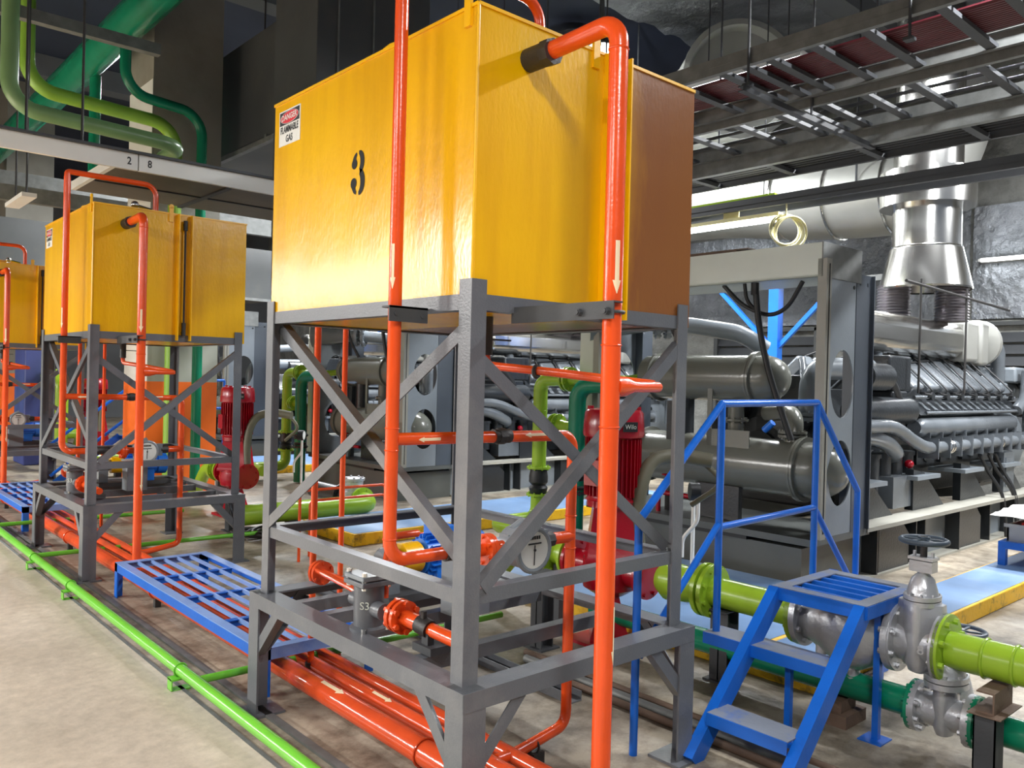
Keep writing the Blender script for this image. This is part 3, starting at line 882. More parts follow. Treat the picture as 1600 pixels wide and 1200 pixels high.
def make_pump():
    c = V((2.47, 3.30, .77))
    t = thing('fuel_pump', 'blue finned electric pump with yellow coupling guard on the near stand', 'pump', (c.x, c.y, zl + .0), 'blue motor pumps on the stands')
    m = MB(); m.box((2.12, 3.2, zl + .0), (2.75, 3.40, zl + .035)); m.build('base_plate', DGREY, t)
    m = MB(); m.lathe((2.35, c.y, c.z), X, [(0, .045), (.01, .085), (.30, .085), (.305, .07)], 24)
    for k in range(20):
        a = 2 * PI * k / 20
        d = V((0, math.cos(a), math.sin(a))); m.bar(V((2.37, c.y, c.z)) + d * .094, V((2.62, c.y, c.z)) + d * .094, .006, .024, d)
    m.box((2.42, c.y - .06, c.z + .08), (2.54, c.y + .06, c.z + .14)); m.box((2.4, c.y - .09, zl + .035), (2.6, c.y - .06, c.z)); m.box((2.4, c.y + .06, zl + .035), (2.6, c.y + .09, c.z)); m.build('motor', BLUEM, t)
    m = MB(); m.lathe((2.64, c.y, c.z), X, [(0, .10), (.08, .10), (.09, .085)], 24); m.build('fan_cowl', BLUEM, t)
    m = MB(); m.lathe((2.24, c.y, c.z), X, [(0, .075), (.10, .075)], 20); m.build('coupling_guard', YELLOW, t, 'yellow coupling guard')
    m = MB(); m.lathe((2.12, c.y, c.z), X, [(0, .05), (.02, .065), (.09, .065), (.12, .04)], 18); m.box((2.13, c.y - .05, zl + .035), (2.21, c.y + .05, c.z)); m.build('pump_head', MACHM, t)
    m = MB(); m.torus((2.45, c.y, c.z + .165), Y, .02, .006, 16, 6); m.build('lifting_eye', BLACK, t)
    m = MB(); m.box((2.25, 2.84, zl), (2.42, 2.98, .84)); m.cyl((2.33, 2.91, .84), (2.33, 2.91, .88), .014, 8); m.box((2.24, 2.83, .84), (2.43, 2.99, .852)); m.build('relief_valve', MACHM, t)
    return t
pump = make_pump()
index_kids()
unit = [stand, tank, supply, overflow, strainer, shelfpipe, pump] + vents
L2 = {stand: 'second grey steel stand, under the middle yellow tank', tank: 'middle yellow steel tank with a sight gauge between two fins', supply: 'orange supply pipe climbing the side of the middle tank',
      overflow: 'thick orange pipe with a cream arrow in front of the middle tank', strainer: 'grey cylindrical strainer on the second stand', shelfpipe: 'flanged orange pipe on the shelf of the second stand',
      pump: 'blue motor pump on the shelf of the second stand', vents[0]: 'thin orange vent pipe just behind the second stand', vents[1]: 'thinner of the two orange vent pipes behind the second stand'}
L3 = {stand: 'furthest grey steel stand at the picture edge', tank: 'furthest yellow tank, cut by the left picture edge', supply: 'orange supply pipe beside the furthest tank',
      overflow: 'thick orange pipe in front of the furthest tank at the picture edge', strainer: 'grey cylindrical strainer on the furthest stand', shelfpipe: 'flanged orange pipe on the shelf of the furthest stand',
      pump: 'blue motor pump on the shelf of the furthest stand', vents[0]: 'thin orange vent pipe behind the furthest stand', vents[1]: 'thinner orange vent pipe behind the furthest stand'}
for (dx, dy, LL) in ((.03, 4.74, L2), (.03, 9.7, L3)):
    for o in unit:
        c = copy_tree(o, (dx, dy, 0), LL[o])
        if o is tank:
            for ch in bpy.data.objects:
                if ch.parent == c and ch.name.startswith('shell'):
                    ch.data = ch.data.copy(); ch.data.materials[0] = TANK
                    if 'label' in ch: del ch['label']
# stencilled number on tank 3 only
def arc(m, cy_, cz_, R, th, a0, a1, x_, taper=(1, 1, 1)):
    K = 12; vs = []
    for k in range(K + 1):
        f = k / K; a = math.radians(a0 + (a1 - a0) * f)
        w_ = th * (taper[0] * (1 - f) ** 2 + 2 * taper[1] * f * (1 - f) + taper[2] * f * f)
        for s_ in (-1, 1):
            rr = R + s_ * w_ / 2
            vs.append((x_, cy_ - rr * .78 * math.cos(a), cz_ + rr * math.sin(a)))
    m.add(vs, [(2 * k, 2 * k + 1, 2 * k + 3, 2 * k + 2) for k in range(K)])
m = MB(); xs = TX0 - .0015; cy3, cz3 = 2.985, 2.487
arc(m, cy3, cz3 + .040, .040, .046, 188, 112, xs, (1.0, .6, .25)); arc(m, cy3, cz3 + .040, .040, .050, 82, -70, xs, (.25, 1.25, .45))
arc(m, cy3, cz3 - .044, .046, .054, 70, -82, xs, (.45, 1.25, .25)); arc(m, cy3, cz3 - .044, .046, .050, -112, -192, xs, (.25, .6, 1.0))
m.lathe((xs + .0004, cy3 + .030, cz3 + .036), -X, [(0, .021), (.001, .021)], 14); m.lathe((xs + .0004, cy3 + .034, cz3 - .044), -X, [(0, .023), (.001, .023)], 14)
m.build('stencilled_number', STENCIL, tank, 'black stencilled 3')

# ================================================================= FLOOR PIPES
t = thing('floor_pipe', 'bright green pipe running along the walkway edge on low brackets', 'pipe', (1.58, 6, 0))
m = MB(); m.tube([(1.575, -2.0, .10), (1.575, 22, .10)], .030, 16); m.build('pipe_run', FGREEN, t)
for k, yy in enumerate((2.4, 4.30, 6.45, 7.57, 9.2, 11.4, 13.6, 15.8)):
    m = MB(); m.box((1.52, yy - .03, .0), (1.62, yy + .03, .008)); m.box((1.52, yy - .03, .0), (1.526, yy + .03, .065)); m.box((1.52, yy - .035, .058), (1.64, yy + .035, .066)); m.build('bracket', FGREEN, t)
    m = MB(); m.torus((1.575, yy, .10), Y, .034, .004, 20, 6); m.build('clamp_ring', FGREEN, t)
for k, (yy, xe) in enumerate(((4.10, 3.6), (6.22 + 1.4, 3.6), (9.3, 3.4))):
    m = MB(); m.cyl((1.59, yy, .10), (xe, yy, .085), .020, 12); m.build('branch', FGREEN, t)
specs = [(1.99, .115, .053, 'thickest orange floor pipe, nearest the walkway under the stands'), (2.15, .105, .036, 'middle orange floor pipe beside the thickest one'), (2.275, .10, .032, 'orange floor pipe third from the walkway')]
for i, (x_, z_, r, lab) in enumerate(specs):
    t = thing('floor_pipe', lab, 'pipe', (x_, 6, 0), 'orange floor pipes under the stands')
    m = MB(); m.tube([(x_, 1.5 if i == 0 else 2.15, z_), (x_, 22, z_)], r, 18); m.build('pipe_run', ORANGE_D, t)
    for yy in (2.72, 5.9, 8.2, 11.0, 13.4, 16.0):
        m = MB(); m.torus((x_, yy + i * .05, z_), Y, r + .004, .005, 20, 6); m.build('clamp_ring', ORANGE_D, t)
    for yy in (2.72, 5.9, 8.2, 11.0, 13.4, 16):
        m = MB(); m.box((x_ - .02, yy + i * .05 - .02, 0), (x_ + .02, yy + i * .05 + .02, z_ - r + .004)); m.build('support', IRON, t)
    if i == 0:
        a_ = wrap_arrow((x_, 3.55, z_), -Y, (-.2, 0, 1), r, .2, .04); a_.build('arrow', ARROW, t, 'worn cream arrow')
    if i == 1:
        wrap_arrow((x_, 3.35, z_), -Y, (-.3, 0, 1), r, .16, .03).build('arrow', ARROW, t, 'worn cream arrow')
for i, (xx, dy, lab) in enumerate(((2.40, 0, 'low orange pipe stand at the foot of the return loop under the near stand'),)):
    m = MB(); m.box((xx - .03, 2.47, 0), (xx + .03, 2.53, .085)); m.torus((xx, 2.502, .107), X, .028, .005, 18, 6)
    solo(m, 'pipe_support', IRON, lab, 'support')

# ================================================================= BLUE FLOOR BRIDGES
def bridge(ya, yb, lab):
    xa, xb, z_ = 1.835, 2.50, .25
    t = thing('step_over_platform', lab, 'platform', ((xa + xb) / 2, (ya + yb) / 2, 0), 'blue slatted platforms over the floor pipes')
    for (a, b) in (((xa, ya), (xa, yb)), ((xb, ya), (xb, yb))):
        m = MB(); s_ = 1 if a[0] == xa else -1
        m.sweep([(0, 0), (.06 * s_, 0), (.06 * s_, -.006), (.006 * s_, -.006), (0, -.006)], (a[0], a[1], z_), (b[0], b[1], z_), X, Z)
        mm = MB(); mm.box((a[0], a[1], z_ - .062), (a[0] + .006 * s_, b[1], z_ - .006)); mm.build('edge_web', BLUE, t); m.build('edge_rail', BLUETOP, t)
    for yy, s_ in ((ya, 1), (yb, -1)):
        m = MB(); m.sweep([(0, 0), (.06 * s_, 0), (.06 * s_, -.006), (.006 * s_, -.006), (.006 * s_, -.06), (0, -.06)], (xa, yy, z_ - .001), (xb, yy, z_ - .001), Y, Z); m.build('end_rail', BLUETOP, t)
    n = 6
    for k in range(1, n):
        x_ = xa + .05 + (xb - xa - .1) * k / n
        m = MB(); m.box((x_ - .006, ya + .04, z_ - .026), (x_ + .006, yb - .04, z_ - .002)); m.build('slat', BLUETOP, t)
    q = max(1, int((yb - ya) / .5))
    for k in range(1, q):
        yy = ya + (yb - ya) * k / q
        m = MB(); m.box((xa + .05, yy - .02, z_ - .012), (xb - .05, yy + .02, z_ - .006)); m.box((xa + .05, yy - .003, z_ - .05), (xb - .05, yy + .003, z_ - .006)); m.build('cross_bar', BLUE, t)
    for (a, sx) in ((xa, 1), (xb, -1)):
        for (b, sy) in ((ya, 1), (yb, -1)):
            m = MB(); m.angle((a, b, 0), (a, b, z_ - .007), X * sx, Y * sy, .055, .055, .006); m.build('leg', BLUE, t)
bridge(3.92, 6.34, 'blue slatted step-over platform between the near stand and the second stand')
bridge(9.35, 11.4, 'blue slatted step-over platform beyond the second stand at the picture edge')

# ================================================================= BLUE STAIRS
t = thing('crossover_stairs', 'blue steel stairs with handrail stepping over the lime green pipe', 'stairs', (3.9, 1.95, 0))
pa, pb, ya, yb, zp = 3.635, 4.215, 1.675, 2.15, .672
m = MB()
for (p, q, A) in (((pa, ya), (pa, yb), X), ((pb, ya), (pb, yb), -X), ((pa + .07, ya), (pb - .07, ya), Y), ((pa + .07, yb), (pb - .07, yb), -Y)):
    m.sweep([(0, 0), (.07, 0), (.07, -.006), (.006, -.006), (.006, -.06), (0, -.06)], (p[0], p[1], zp), (q[0], q[1], zp), A, Z)
m.build('platform_frame', BLUEWORN, t)
m = MB()
for (p, q, A) in (((pa, ya), (pa, yb), X), ((pb, ya), (pb, yb), -X), ((pa, ya), (pb, ya), Y), ((pa, yb), (pb, yb), -Y)):
    m.sweep([(-.004, -.003), (.0, -.003), (.0, -.062), (-.004, -.062)], (p[0], p[1], zp), (q[0], q[1], zp), A, Z)
m.build('platform_edge', BLUE, t)
for k in range(5):
    xx = pa + .10 + k * (pb - pa - .2) / 4
    m = MB(); m.box((xx - .012, ya + .06, zp - .03), (xx + .012, yb - .06, zp - .004)); m.build('slat', BLUE, t)
def stringer(x_top, z_top, x_bot, y_):
    m = MB(); m.bar((x_top, y_, z_top), (x_bot, y_, .0), .012, .075, Z)
    m2 = MB(); m2.bar((x_top, y_, z_top), (x_bot, y_, .0), .05, .085, V((0, 0, 1))); return m2
run = .40 / .235  # horizontal metres per metre of rise
for yy in (ya + .03, yb - .02):
    stringer(pa + .02, zp - .03, pa + .02 - (zp - .03) * 1.04, yy).build('stringer', BLUE, t)
    stringer(pb - .02, zp - .03, pb - .02 + (zp - .03) * 1.04, yy).build('stringer', BLUE, t)
def tread(x_, z_, y_lo, y_hi, sgn=1, nm='tread'):
    m = MB(); m.box((x_, y_lo, z_ - .005), (x_ + sgn * .15, y_hi, z_)); o = m.build(nm, BLUEWORN, t)
    m = MB(); m.box((x_ - sgn * .005, y_lo, z_ - .055), (x_, y_hi, z_ - .001)); m.box((x_ + sgn * .145, y_lo, z_ - .05), (x_ + sgn * .15, y_hi, z_ - .005)); m.build('tread_edge', BLUE, o)
tread(3.40, .437, ya + .05, 2.37)
tread(3.07, .205, ya + .05, yb - .04)
tread(4.45, .437, ya + .05, 2.37, -1)
tread(4.72, .205, ya + .05, yb - .04, -1)
m = MB(); m.bar((3.50, 1.965, 0), (3.50, 1.965, .40), .028, .028, X); m.box((3.44, 1.91, 0), (3.56, 2.02, .006)); m.build('leg', BLUE, t)
m = MB(); m.bar((3.86, 1.72, 0), (3.86, 1.72, zp - .06), .03, .03, X); m.box((3.80, 1.67, 0), (3.92, 1.78, .006)); m.build('leg', BLUE, t)
m = MB(); m.bar((4.44, 1.965, 0), (4.44, 1.965, .40), .028, .028, X); m.build('leg', BLUE, t)
yr = 2.335
for (p, q, nm) in (((2.845, yr, 0), (2.845, yr, 1.035), 'rail_post'), ((3.455, yr, .437), (3.455, yr, 1.552), 'rail_post'), ((4.385, yr, .437), (4.385, yr, 1.552), 'rail_post'), ((4.90, yr, 0), (4.90, yr, 1.02), 'rail_post')):
    m = MB(); m.cyl(p, q, .0185, 14); m.sphere(q, .0185, 12, 6); m.build(nm, BLUE, t)
for (p, q) in (((2.845, yr, 1.035), (3.455, yr, 1.552)), ((3.455, yr, 1.552), (4.385, yr, 1.556)), ((4.385, yr, 1.556), (4.90, yr, 1.02))):
    m = MB(); m.cyl(p, q, .0185, 14); m.build('top_rail', BLUE, t)
for (p, q) in (((2.87, yr, .43), (3.455, yr, .965)), ((3.455, yr, .945), (4.385, yr, .965)), ((4.385, yr, .96), (4.90, yr, .42))):
    m = MB(); m.cyl(p, q, .017, 14); m.build('middle_rail', BLUE, t)

# ================================================================= LIME PIPE, VALVES, PUMPS
gxp, gz, gr = 3.955, .480, .0815
def lime_line():
    t = thing('cooling_pipe', 'thick lime green pipe passing under the blue stairs', 'pipe', (gxp, 2.2, 0))
    m = MB(); m.cyl((gxp, 3.05, gz), (gxp, 2.18, gz), gr, 26); m.build('pipe_run', LIME, t)
    m = MB(); m.cyl((gxp, 1.44, gz), (gxp, -.4, gz), gr, 26); m.build('pipe_run', LIME, t)
    for y_ in (2.70, 2.745): m = MB(); m.flange((gxp, y_, gz), Y, .15, .026, 8, 28, .012); m.build('flange', LIME, t)
    m = MB(); m.lathe((gxp, 2.78, gz), Y, [(0, gr), (.08, .10), (.22, .115), (.28, .08)], 26); m.build('reducer', LIME, t)
    m = MB(); m.flange((gxp, 2.165, gz), Y, .155, .026, 8, 28, .012); m.build('flange', LIME, t)
    m = MB(); m.flange((gxp, 1.455, gz), Y, .155, .026, 8, 28, .014); m.build('flange', LIME, t)
    for y_ in (1.29, 1.17): m = MB(); m.torus((gxp, y_, gz), Y, gr + .002, .007, 28, 6); m.build('clamp_ring', LIME, t)
    return t
lime_line()
t = thing('check_valve', 'bulging silver check valve in the lime pipe under the blue stairs', 'valve', (gxp, 1.92, 0))
m = MB(); m.lathe((gxp, 2.14, gz), -Y, [(0, .10), (.05, .10), (.12, .125), (.22, .165), (.30, .165), (.38, .13), (.42, .10), (.46, .10)], 32)
for p in m.v:
    if p.z < gz: p.z = gz + (p.z - gz) * 1.25
m.build('body', SILVER, t)
m = MB(); m.flange((gxp, 2.135, gz), Y, .158, .03, 8, 28, .014); m.build('flange', SILVER, t)
m = MB(); m.flange((gxp, 1.675, gz), Y, .158, .03, 8, 28, .014); m.build('flange', SILVER, t)
m = MB(); m.tube([(gxp + .02, 2.06, gz + .11), (gxp - .03, 1.95, gz + .135), (gxp - .1, 1.85, gz + .08)], .012, 8); m.cyl((gxp - .05, 2.02, gz - .16), (gxp - .05, 2.02, gz - .1), .03, 10); m.cyl((gxp, 1.88, .19), (gxp, 1.88, .3), .03, 12); m.cyl((gxp, 1.88, .21), (gxp, 1.88, .235), .04, 8)
m.build('rib', SILVER, t)
def gate_valve(t, x_, yc, z_, R, s=1.0, wheel=True, stem=.47):
    """gate valve along Y, bonnet up"""
    m = MB(); m.lathe((x_, yc + .115 * s, z_), -Y, [(0, R * .62), (.03 * s, R * .62), (.2 * s, R * .62), (.23 * s, R * .62)], 26)
    m.lathe((x_, yc, z_ - R * .88), Z, [(0, R * .25), (R * .1, R * .5), (R * .4, R * .66), (R * 1.5, R * .70), (R * 2.1, R * .64)], 24)
    for p in m.v:
        if abs(p.y - yc) < .112 * s: p.y = yc + (p.y - yc) * .62
    m.build('body', SILVER, t)
    for yy in (yc + .12 * s, yc - .12 * s):
        m = MB(); m.flange((x_, yy, z_), Y, R, .03 * s, 8, 28, .013 * s); m.build('flange', SILVER, t)
    zb = z_ + R * 1.22
    m = MB(); m.flange((x_, yc, zb), Z, .118 * s, .026 * s, 8, 24, .010 * s); m.flange((x_, yc, zb + .03 * s), Z, .118 * s, .024 * s, 8, 24, .010 * s)
    for p in m.v: p.y = yc + (p.y - yc) * .8
    m.build('bonnet_flange', SILVER, t)
    m = MB(); m.lathe((x_, yc, zb + .04 * s), Z, [(0, .085 * s), (.03 * s, .078 * s), (.09 * s, .06 * s), (.12 * s, .03 * s), (.15 * s, .03 * s)], 20); m.build('bonnet', SILVER, t)
    if wheel:
        zz = zb + .17 * s
        m = MB(); m.box((x_ - .035, yc - .05, zz), (x_ + .035, yc + .05, zz + .05)); m.box((x_ - .04, yc - .055, zz + .055), (x_ + .04, yc + .055, zz + .068)); m.cyl((x_ - .0, yc + .04, zz), (x_, yc + .04, zz + .09), .008, 6); m.cyl((x_, yc - .04, zz), (x_, yc - .04, zz + .09), .008, 6)
        m.build('gland', SILVER, t)
        zw = z_ + stem
        m = MB(); m.cyl((x_, yc, zz + .06), (x_, yc, zw + .02), .016, 12); m.build('stem', IRON, t)
        m = MB(); m.torus((x_, yc, zw), Z, .118 * s, .0125, 36, 10)
        for k in range(5):
            a = 2 * PI * k / 5 + .3
            m.bar((x_, yc, zw + .006), (x_ + .112 * s * math.cos(a), yc + .112 * s * math.sin(a), zw), .018, .009, Z)
        m.cyl((x_, yc, zw - .015), (x_, yc, zw + .018), .026, 14); m.build('handwheel', mat('slate_handwheel', (60, 72, 84), .4) if 'slate_handwheel' not in MATS else MATS['slate_handwheel'], t)
t = thing('gate_valve', 'large silver gate valve with slate handwheel in the lime pipe', 'valve', (gxp, 1.565, 0))
gate_valve(t, gxp, 1.565, gz, .155, .82)
text_mb('8', .06, (gxp - .118, 1.52, gz + .0), V((.25, -1, 0)).normalized(), Z, V((-1, -.25, 0)).normalized(), .012).build('cast_marks', SILVER, t)
# teal pipe below
tz, tr, txp = .185, .066, 3.965
t = thing('return_pipe', 'dark teal pipe running low beneath the lime green pipe', 'pipe', (txp, 2.5, 0))
m = MB(); m.cyl((txp, 3.6, tz), (txp, 1.59, tz), tr, 22); m.build('pipe_run', TEAL, t)
m = MB(); m.cyl((txp, 1.32, tz), (txp, -.4, tz), tr, 22); m.build('pipe_run', TEAL, t)
for y_ in (1.588, 1.322):
    m = MB(); m.flange((txp, y_, tz), Y, .115, .022, 8, 26, .011); m.build('flange', TEAL, t)
t = thing('gate_valve', 'smaller silver valve in the teal pipe beside the grey post', 'valve', (txp, 1.55, 0))
gate_valve(t, txp, 1.455, tz, .115, .95, wheel=False)
t = thing('gate_valve', 'dark handwheel valve behind the lime pipe, low down', 'valve', (4.6, 1.62, 0))
m = MB(); m.torus((4.6, 1.62, .40), Z, .11, .011, 32, 8)
for k in range(5):
    a = 2 * PI * k / 5; m.bar((4.6, 1.62, .40), (4.6 + .105 * math.cos(a), 1.62 + .105 * math.sin(a), .40), .014, .008, Z)
m.build('handwheel', MATS['slate_handwheel'], t)
m = MB(); m.cyl((4.6, 1.62, .08), (4.6, 1.62, .41), .014, 10); m.lathe((4.6, 1.62, 0), Z, [(0, .06), (.06, .07), (.14, .05), (.2, .03)], 14); m.build('body', SILVER, t)
# supports
def hsup(x_, y_, z_, lab, w_=.085, mt=DGREY, saddle=True, name='pipe_support'):
    t = thing(name, lab, 'support', (x_, y_, 0))
    m = MB()
    m.box((x_ - w_ / 2, y_ - w_ / 2, 0), (x_ - w_ / 2 + .007, y_ + w_ / 2, z_)); m.box((x_ + w_ / 2 - .007, y_ - w_ / 2, 0), (x_ + w_ / 2, y_ + w_ / 2, z_)); m.box((x_ - w_ / 2, y_ - .004, 0), (x_ + w_ / 2, y_ + .004, z_)); m.build('post', mt, t)
    m = MB(); m.box((x_ - .08, y_ - .08, 0), (x_ + .08, y_ + .08, .01)); m.build('foot_plate', mt, t)
    if saddle:
        m = MB(); m.box((x_ - .07, y_ - w_ / 2, z_), (x_ + .07, y_ + w_ / 2, z_ + .008)); m.build('saddle', mt, t)
hsup(gxp, 2.62, gz - gr - .01, 'dark post under the lime pipe beside the far lime flanges', .11)
t = thing('pipe_support', 'grey post with rusty channel holding the lime pipe by the small valve', 'support', (3.80, 1.13, 0))
m = MB(); m.box((3.76, 1.185, 0), (3.86, 1.191, .30)); m.box((3.76, 1.265, 0), (3.86, 1.271, .30)); m.box((3.76, 1.185, 0), (3.767, 1.271, .30)); m.build('post', DGREY, t)
m = MB(); m.channel((3.77, 1.195, .303), (3.99, 1.195, .303), Z, Y, .090, .07); m.build('channel', RUST, t); m = MB(); m.box((3.74, 1.16, .298), (4.0, 1.29, .303)); m.build('plate', RUST, t)
m = MB(); m.box((3.85, 1.86, 0), (4.06, 2.00, .06)); m.box((3.88, 1.90, .06), (4.03, 1.96, .118)); solo(m, 'pipe_support', RUST, 'low rusty block under the teal pipe between the stair legs', 'support')

# ------------------------- red pumps with lime pipework (one per generator)
def pump_set():
    res = []
    px, py = 3.955, 3.47
    t = thing('cooling_pump', 'tall red vertical pump with finned motor behind the near stand', 'pump', (px, py, 0), 'red vertical pumps')
    m = MB(); m.lathe((px, py, 1.30), Z, [(0, .19), (.02, .195), (.15, .185), (.17, .17), (.175, .12)], 30)
    for k in range(4):
        a = 2 * PI * k / 4 + .6; m.cyl((px + .15 * math.cos(a), py + .15 * math.sin(a), 1.45), (px + .15 * math.cos(a), py + .15 * math.sin(a), 1.49), .02, 8)
    m.build('motor_cowl', RED, t)
    m = MB(); m.lathe((px, py, .90), Z, [(0, .17), (.02, .155), (.38, .155), (.40, .17)], 28)
    for k in range(36):
        a = 2 * PI * k / 36; d = V((math.cos(a), math.sin(a), 0)); m.bar(V((px, py, .93)) + d * .165, V((px, py, 1.29)) + d * .165, .005, .028, d)
    m.build('motor', RED, t)
    m = MB(); m.box((px - .20, py - .06, 1.0), (px - .13, py + .06, 1.16)); m.build('terminal_box', RED, t)
    m = MB(); m.lathe((px, py, .52), Z, [(0, .23), (.02, .23), (.04, .215), (.34, .165), (.36, .17), (.38, .17)], 4)
    m.lathe((px, py, .50), Z, [(0, .175), (.03, .175)], 28); m.lathe((px, py, .86), Z, [(0, .16), (.04, .16)], 28); m.build('lantern', RED, t)
    m = MB(); m.lathe((px, py, .30), Z, [(0, .09), (.05, .17), (.15, .19), (.20, .17), (.21, .17)], 28); m.cyl((px, py - .30, gz - .02), (px, py + .30, gz - .02), .085, 20)
    m.flange((px, py - .30, gz - .01), Y, .14, .026, 8, 26, .012); m.flange((px, py + .30, gz - .01), Y, .14, .026, 8, 26, .012); m.build('casing', RED, t)
    m = MB(); m.lathe((px, py, .02), Z, [(0, .17), (.02, .17), (.28, .08), (.30, .08)], 4); m.box((px - .2, py - .2, 0), (px + .2, py + .2, .02)); m.build('pedestal', RED, t)
    nd = V((-.30, -.95, 0)).normalized(); nu = V((.95, -.30, 0)).normalized(); nc = V((px, py, 1.37)) + nd * .196
    m = MB(); m.bar(nc - nu * .05, nc + nu * .05, .06, .008, nd); npl = m.build('name_plate', BLACK, t, 'black name plate')
    text_mb('Wilo', .04, nc + nd * .006, nu, Z, nd, .0).build('lettering', MACHL, npl)
    res.append(t)
    # lime line behind the pump and the riser to the heat exchanger
    t2 = thing('cooling_pipe', 'lime green elbow pipe and riser behind the near stand feeding the heat exchanger', 'pipe', (5.0, 5.2, 0), 'lime risers to the heat exchangers')
    m = MB(); m.cyl((px, py + .32, gz), (px, py + .52, gz), .078, 20); m.flange((px, py + .335, gz), Y, .145, .024, 8, 26, .012); m.flange((px, py + .50, gz), Y, .145, .024, 8, 26, .012); m.flange((px, py + .53, gz), Y, .145, .024, 8, 26, .012)
    m.tube([(px, py + .5, gz), (px, py + .85, gz), (px - .0, py + 1.1, .22), (px, py + 1.3, .08), (px, py + 1.3, .0)], .075, 18, bend=.16); m.build('suction_run', LIME, t2)
    m = MB(); m.box((px - .05, py + .40, 0), (px + .05, py + .46, gz - .07)); m.build('support', DGREY, t2)
    rx, ry = 5.93, 6.22
    m = MB(); m.tube([(rx, ry, .72), (rx, ry, 1.655), (rx + .04, ry - .35, 1.655)], .075, 20, bend=.13)
    for z_ in (1.05, 1.32): m.torus((rx, ry, z_), Z, .074, .004, 20, 6)
    m.cyl((rx, ry, 1.19), (rx + .02, ry - .22, 1.185), .06, 16); m.build('riser', LIME, t2)
    m = MB(); m.flange((rx + .04, ry - .34, 1.655), Y, .125, .022, 8, 24, .01); m.flange((rx + .04, ry - .39, 1.655), Y, .125, .022, 8, 24, .01); m.lathe((rx + .04, ry - .4, 1.655), -Y, [(0, .06), (.08, .045), (.5, .045)], 16)
    m.tube([(rx + .04, ry - .85, 1.655), (rx + .2, ry - 1.0, 1.66), (6.36, 5.1, 1.70)], .045, 12); m.build('branch', LIME, t2)
    m = MB(); m.flange((rx + .02, ry - .20, 1.185), Y, .115, .02, 8, 24, .01); m.flange((rx + .02, ry - .255, 1.185), Y, .115, .02, 8, 24, .01); m.lathe((rx + .02, ry - .26, 1.185), -Y, [(0, .07), (.1, .05), (.2, .045)], 14); m.build('branch', LIME, t2)
    m = MB(); m.flange((rx, ry, .73), Z, .125, .022, 8, 24, .01); m.flange((rx, ry, .45), Z, .125, .022, 8, 24, .01); m.build('flange', LIME, t2)
    m = MB(); m.lathe((rx, ry, .46), Z, [(0, .085), (.06, .10), (.09, .075), (.12, .10), (.18, .10), (.26, .085)], 20); m.build('rubber_joint', BLACK, t2)
    m = MB(); m.tube([(rx, ry, .45), (rx, ry, .20), (rx - .6, ry, .2), (rx - .6, ry - .5, .2)], .078, 18, bend=.14); m.build('foot_elbow', LIME, t2)
    res.append(t2)
    t3 = thing('return_pipe', 'dark teal riser pipe standing beyond the red pump of the near stand', 'pipe', (5.86, 5.62, 0), 'teal risers to the heat exchangers')
    m = MB(); m.tube([(5.86, 5.62, .02), (5.86, 5.62, 1.60), (5.92, 5.2, 1.62)], .085, 18, bend=.16); m.build('riser', TEAL, t3)
    m = MB(); m.flange((5.86, 5.62, .55), Z, .12, .02, 8, 22, .01); m.flange((5.86, 5.62, .72), Z, .12, .02, 8, 22, .01); m.lathe((5.86, 5.62, .56), Z, [(0, .08), (.04, .095), (.08, .07), (.12, .095), (.16, .08)], 18); m.build('rubber_joint', IRON, t3)
    res.append(t3)
    # check valve and cross line low down
    t4 = thing('check_valve', 'pale silver check valve on a grey floor pipe behind the thin vent pipes', 'valve', (4.8, 8.1, 0), 'floor level check valves')
    ex, ey = 4.86, 7.72
    m = MB(); m.lathe((ex, ey + .42, .34), Z, [(0, .11), (.08, .12), (.12, .12)], 20); m.lathe((ex, ey + .42, .12), Z, [(0, .08), (.1, .14), (.22, .13)], 20); m.flange((ex, ey + .42, .47), Z, .14, .026, 8, 22, .012); m.build('body', SILVER, t4)
    m = MB(); m.cyl((ex, ey + .52, .26), (ex, ey + 1.3, .26), .10, 18); m.flange((ex, ey + .60, .26), Y, .15, .02, 8, 22, .01); m.build('grey_pipe', MACHD, t4)
    m = MB(); m.tube([(ex, ey + .3, .25), (ex, ey, .25), (ex - 1.5, ey, .25)], .10, 18, bend=.16); m.flange((ex, ey + .2, .25), Y, .15, .026, 8, 22, .01); m.build('lime_elbow', LIME, t4)
    m = MB(); m.box((ex - 1.0, ey - .05, 0), (ex - .9, ey + .05, .16)); m.build('support', DGREY, t4)
    res.append(t4)
    # conduit arch to the motor and gauge post
    t5 = thing('conduit_hose', 'thick olive conduit hose arching beside the red pump', 'hose', (4.35, 3.3, 0), 'conduit hoses beside the pumps')
    m = MB(); m.tube([(4.42, 3.05, 1.16), (4.30, 3.22, 1.19), (4.12, 3.30, 1.16), (4.02, 3.30, 1.0), (4.0, 3.30, .75), (4.0, 3.28, .60)], .045, 14, bend=.09); m.tube([(4.3, 3.45, 1.17), (4.42, 3.2, 1.2), (4.5, 3.0, 1.02), (4.42, 3.2, .86)], .018, 10, bend=.1); m.build('hose_run', mat('olive_hose', (104, 102, 84), .55) if 'olive_hose' not in MATS else MATS['olive_hose'], t5)
    res.append(t5)
    t6 = thing('pressure_gauge', 'black round pressure gauge on a bent pipe stem beyond the stand', 'gauge', (4.9, 3.35, 0), 'gauges at the skids')
    m = MB(); m.cyl((4.75, 3.42, 0), (4.75, 3.42, .85), .014, 10); m.build('stem', WHITE, t6)
    m = MB(); m.cyl((4.70, 3.42, .90), (4.75, 3.375, .90), .062, 22); m.build('housing', BLACK, t6)
    m = MB(); m.cyl((4.75, 3.375, .90), (4.752, 3.373, .90), .052, 22); m.build('dial', DIAL, t6)
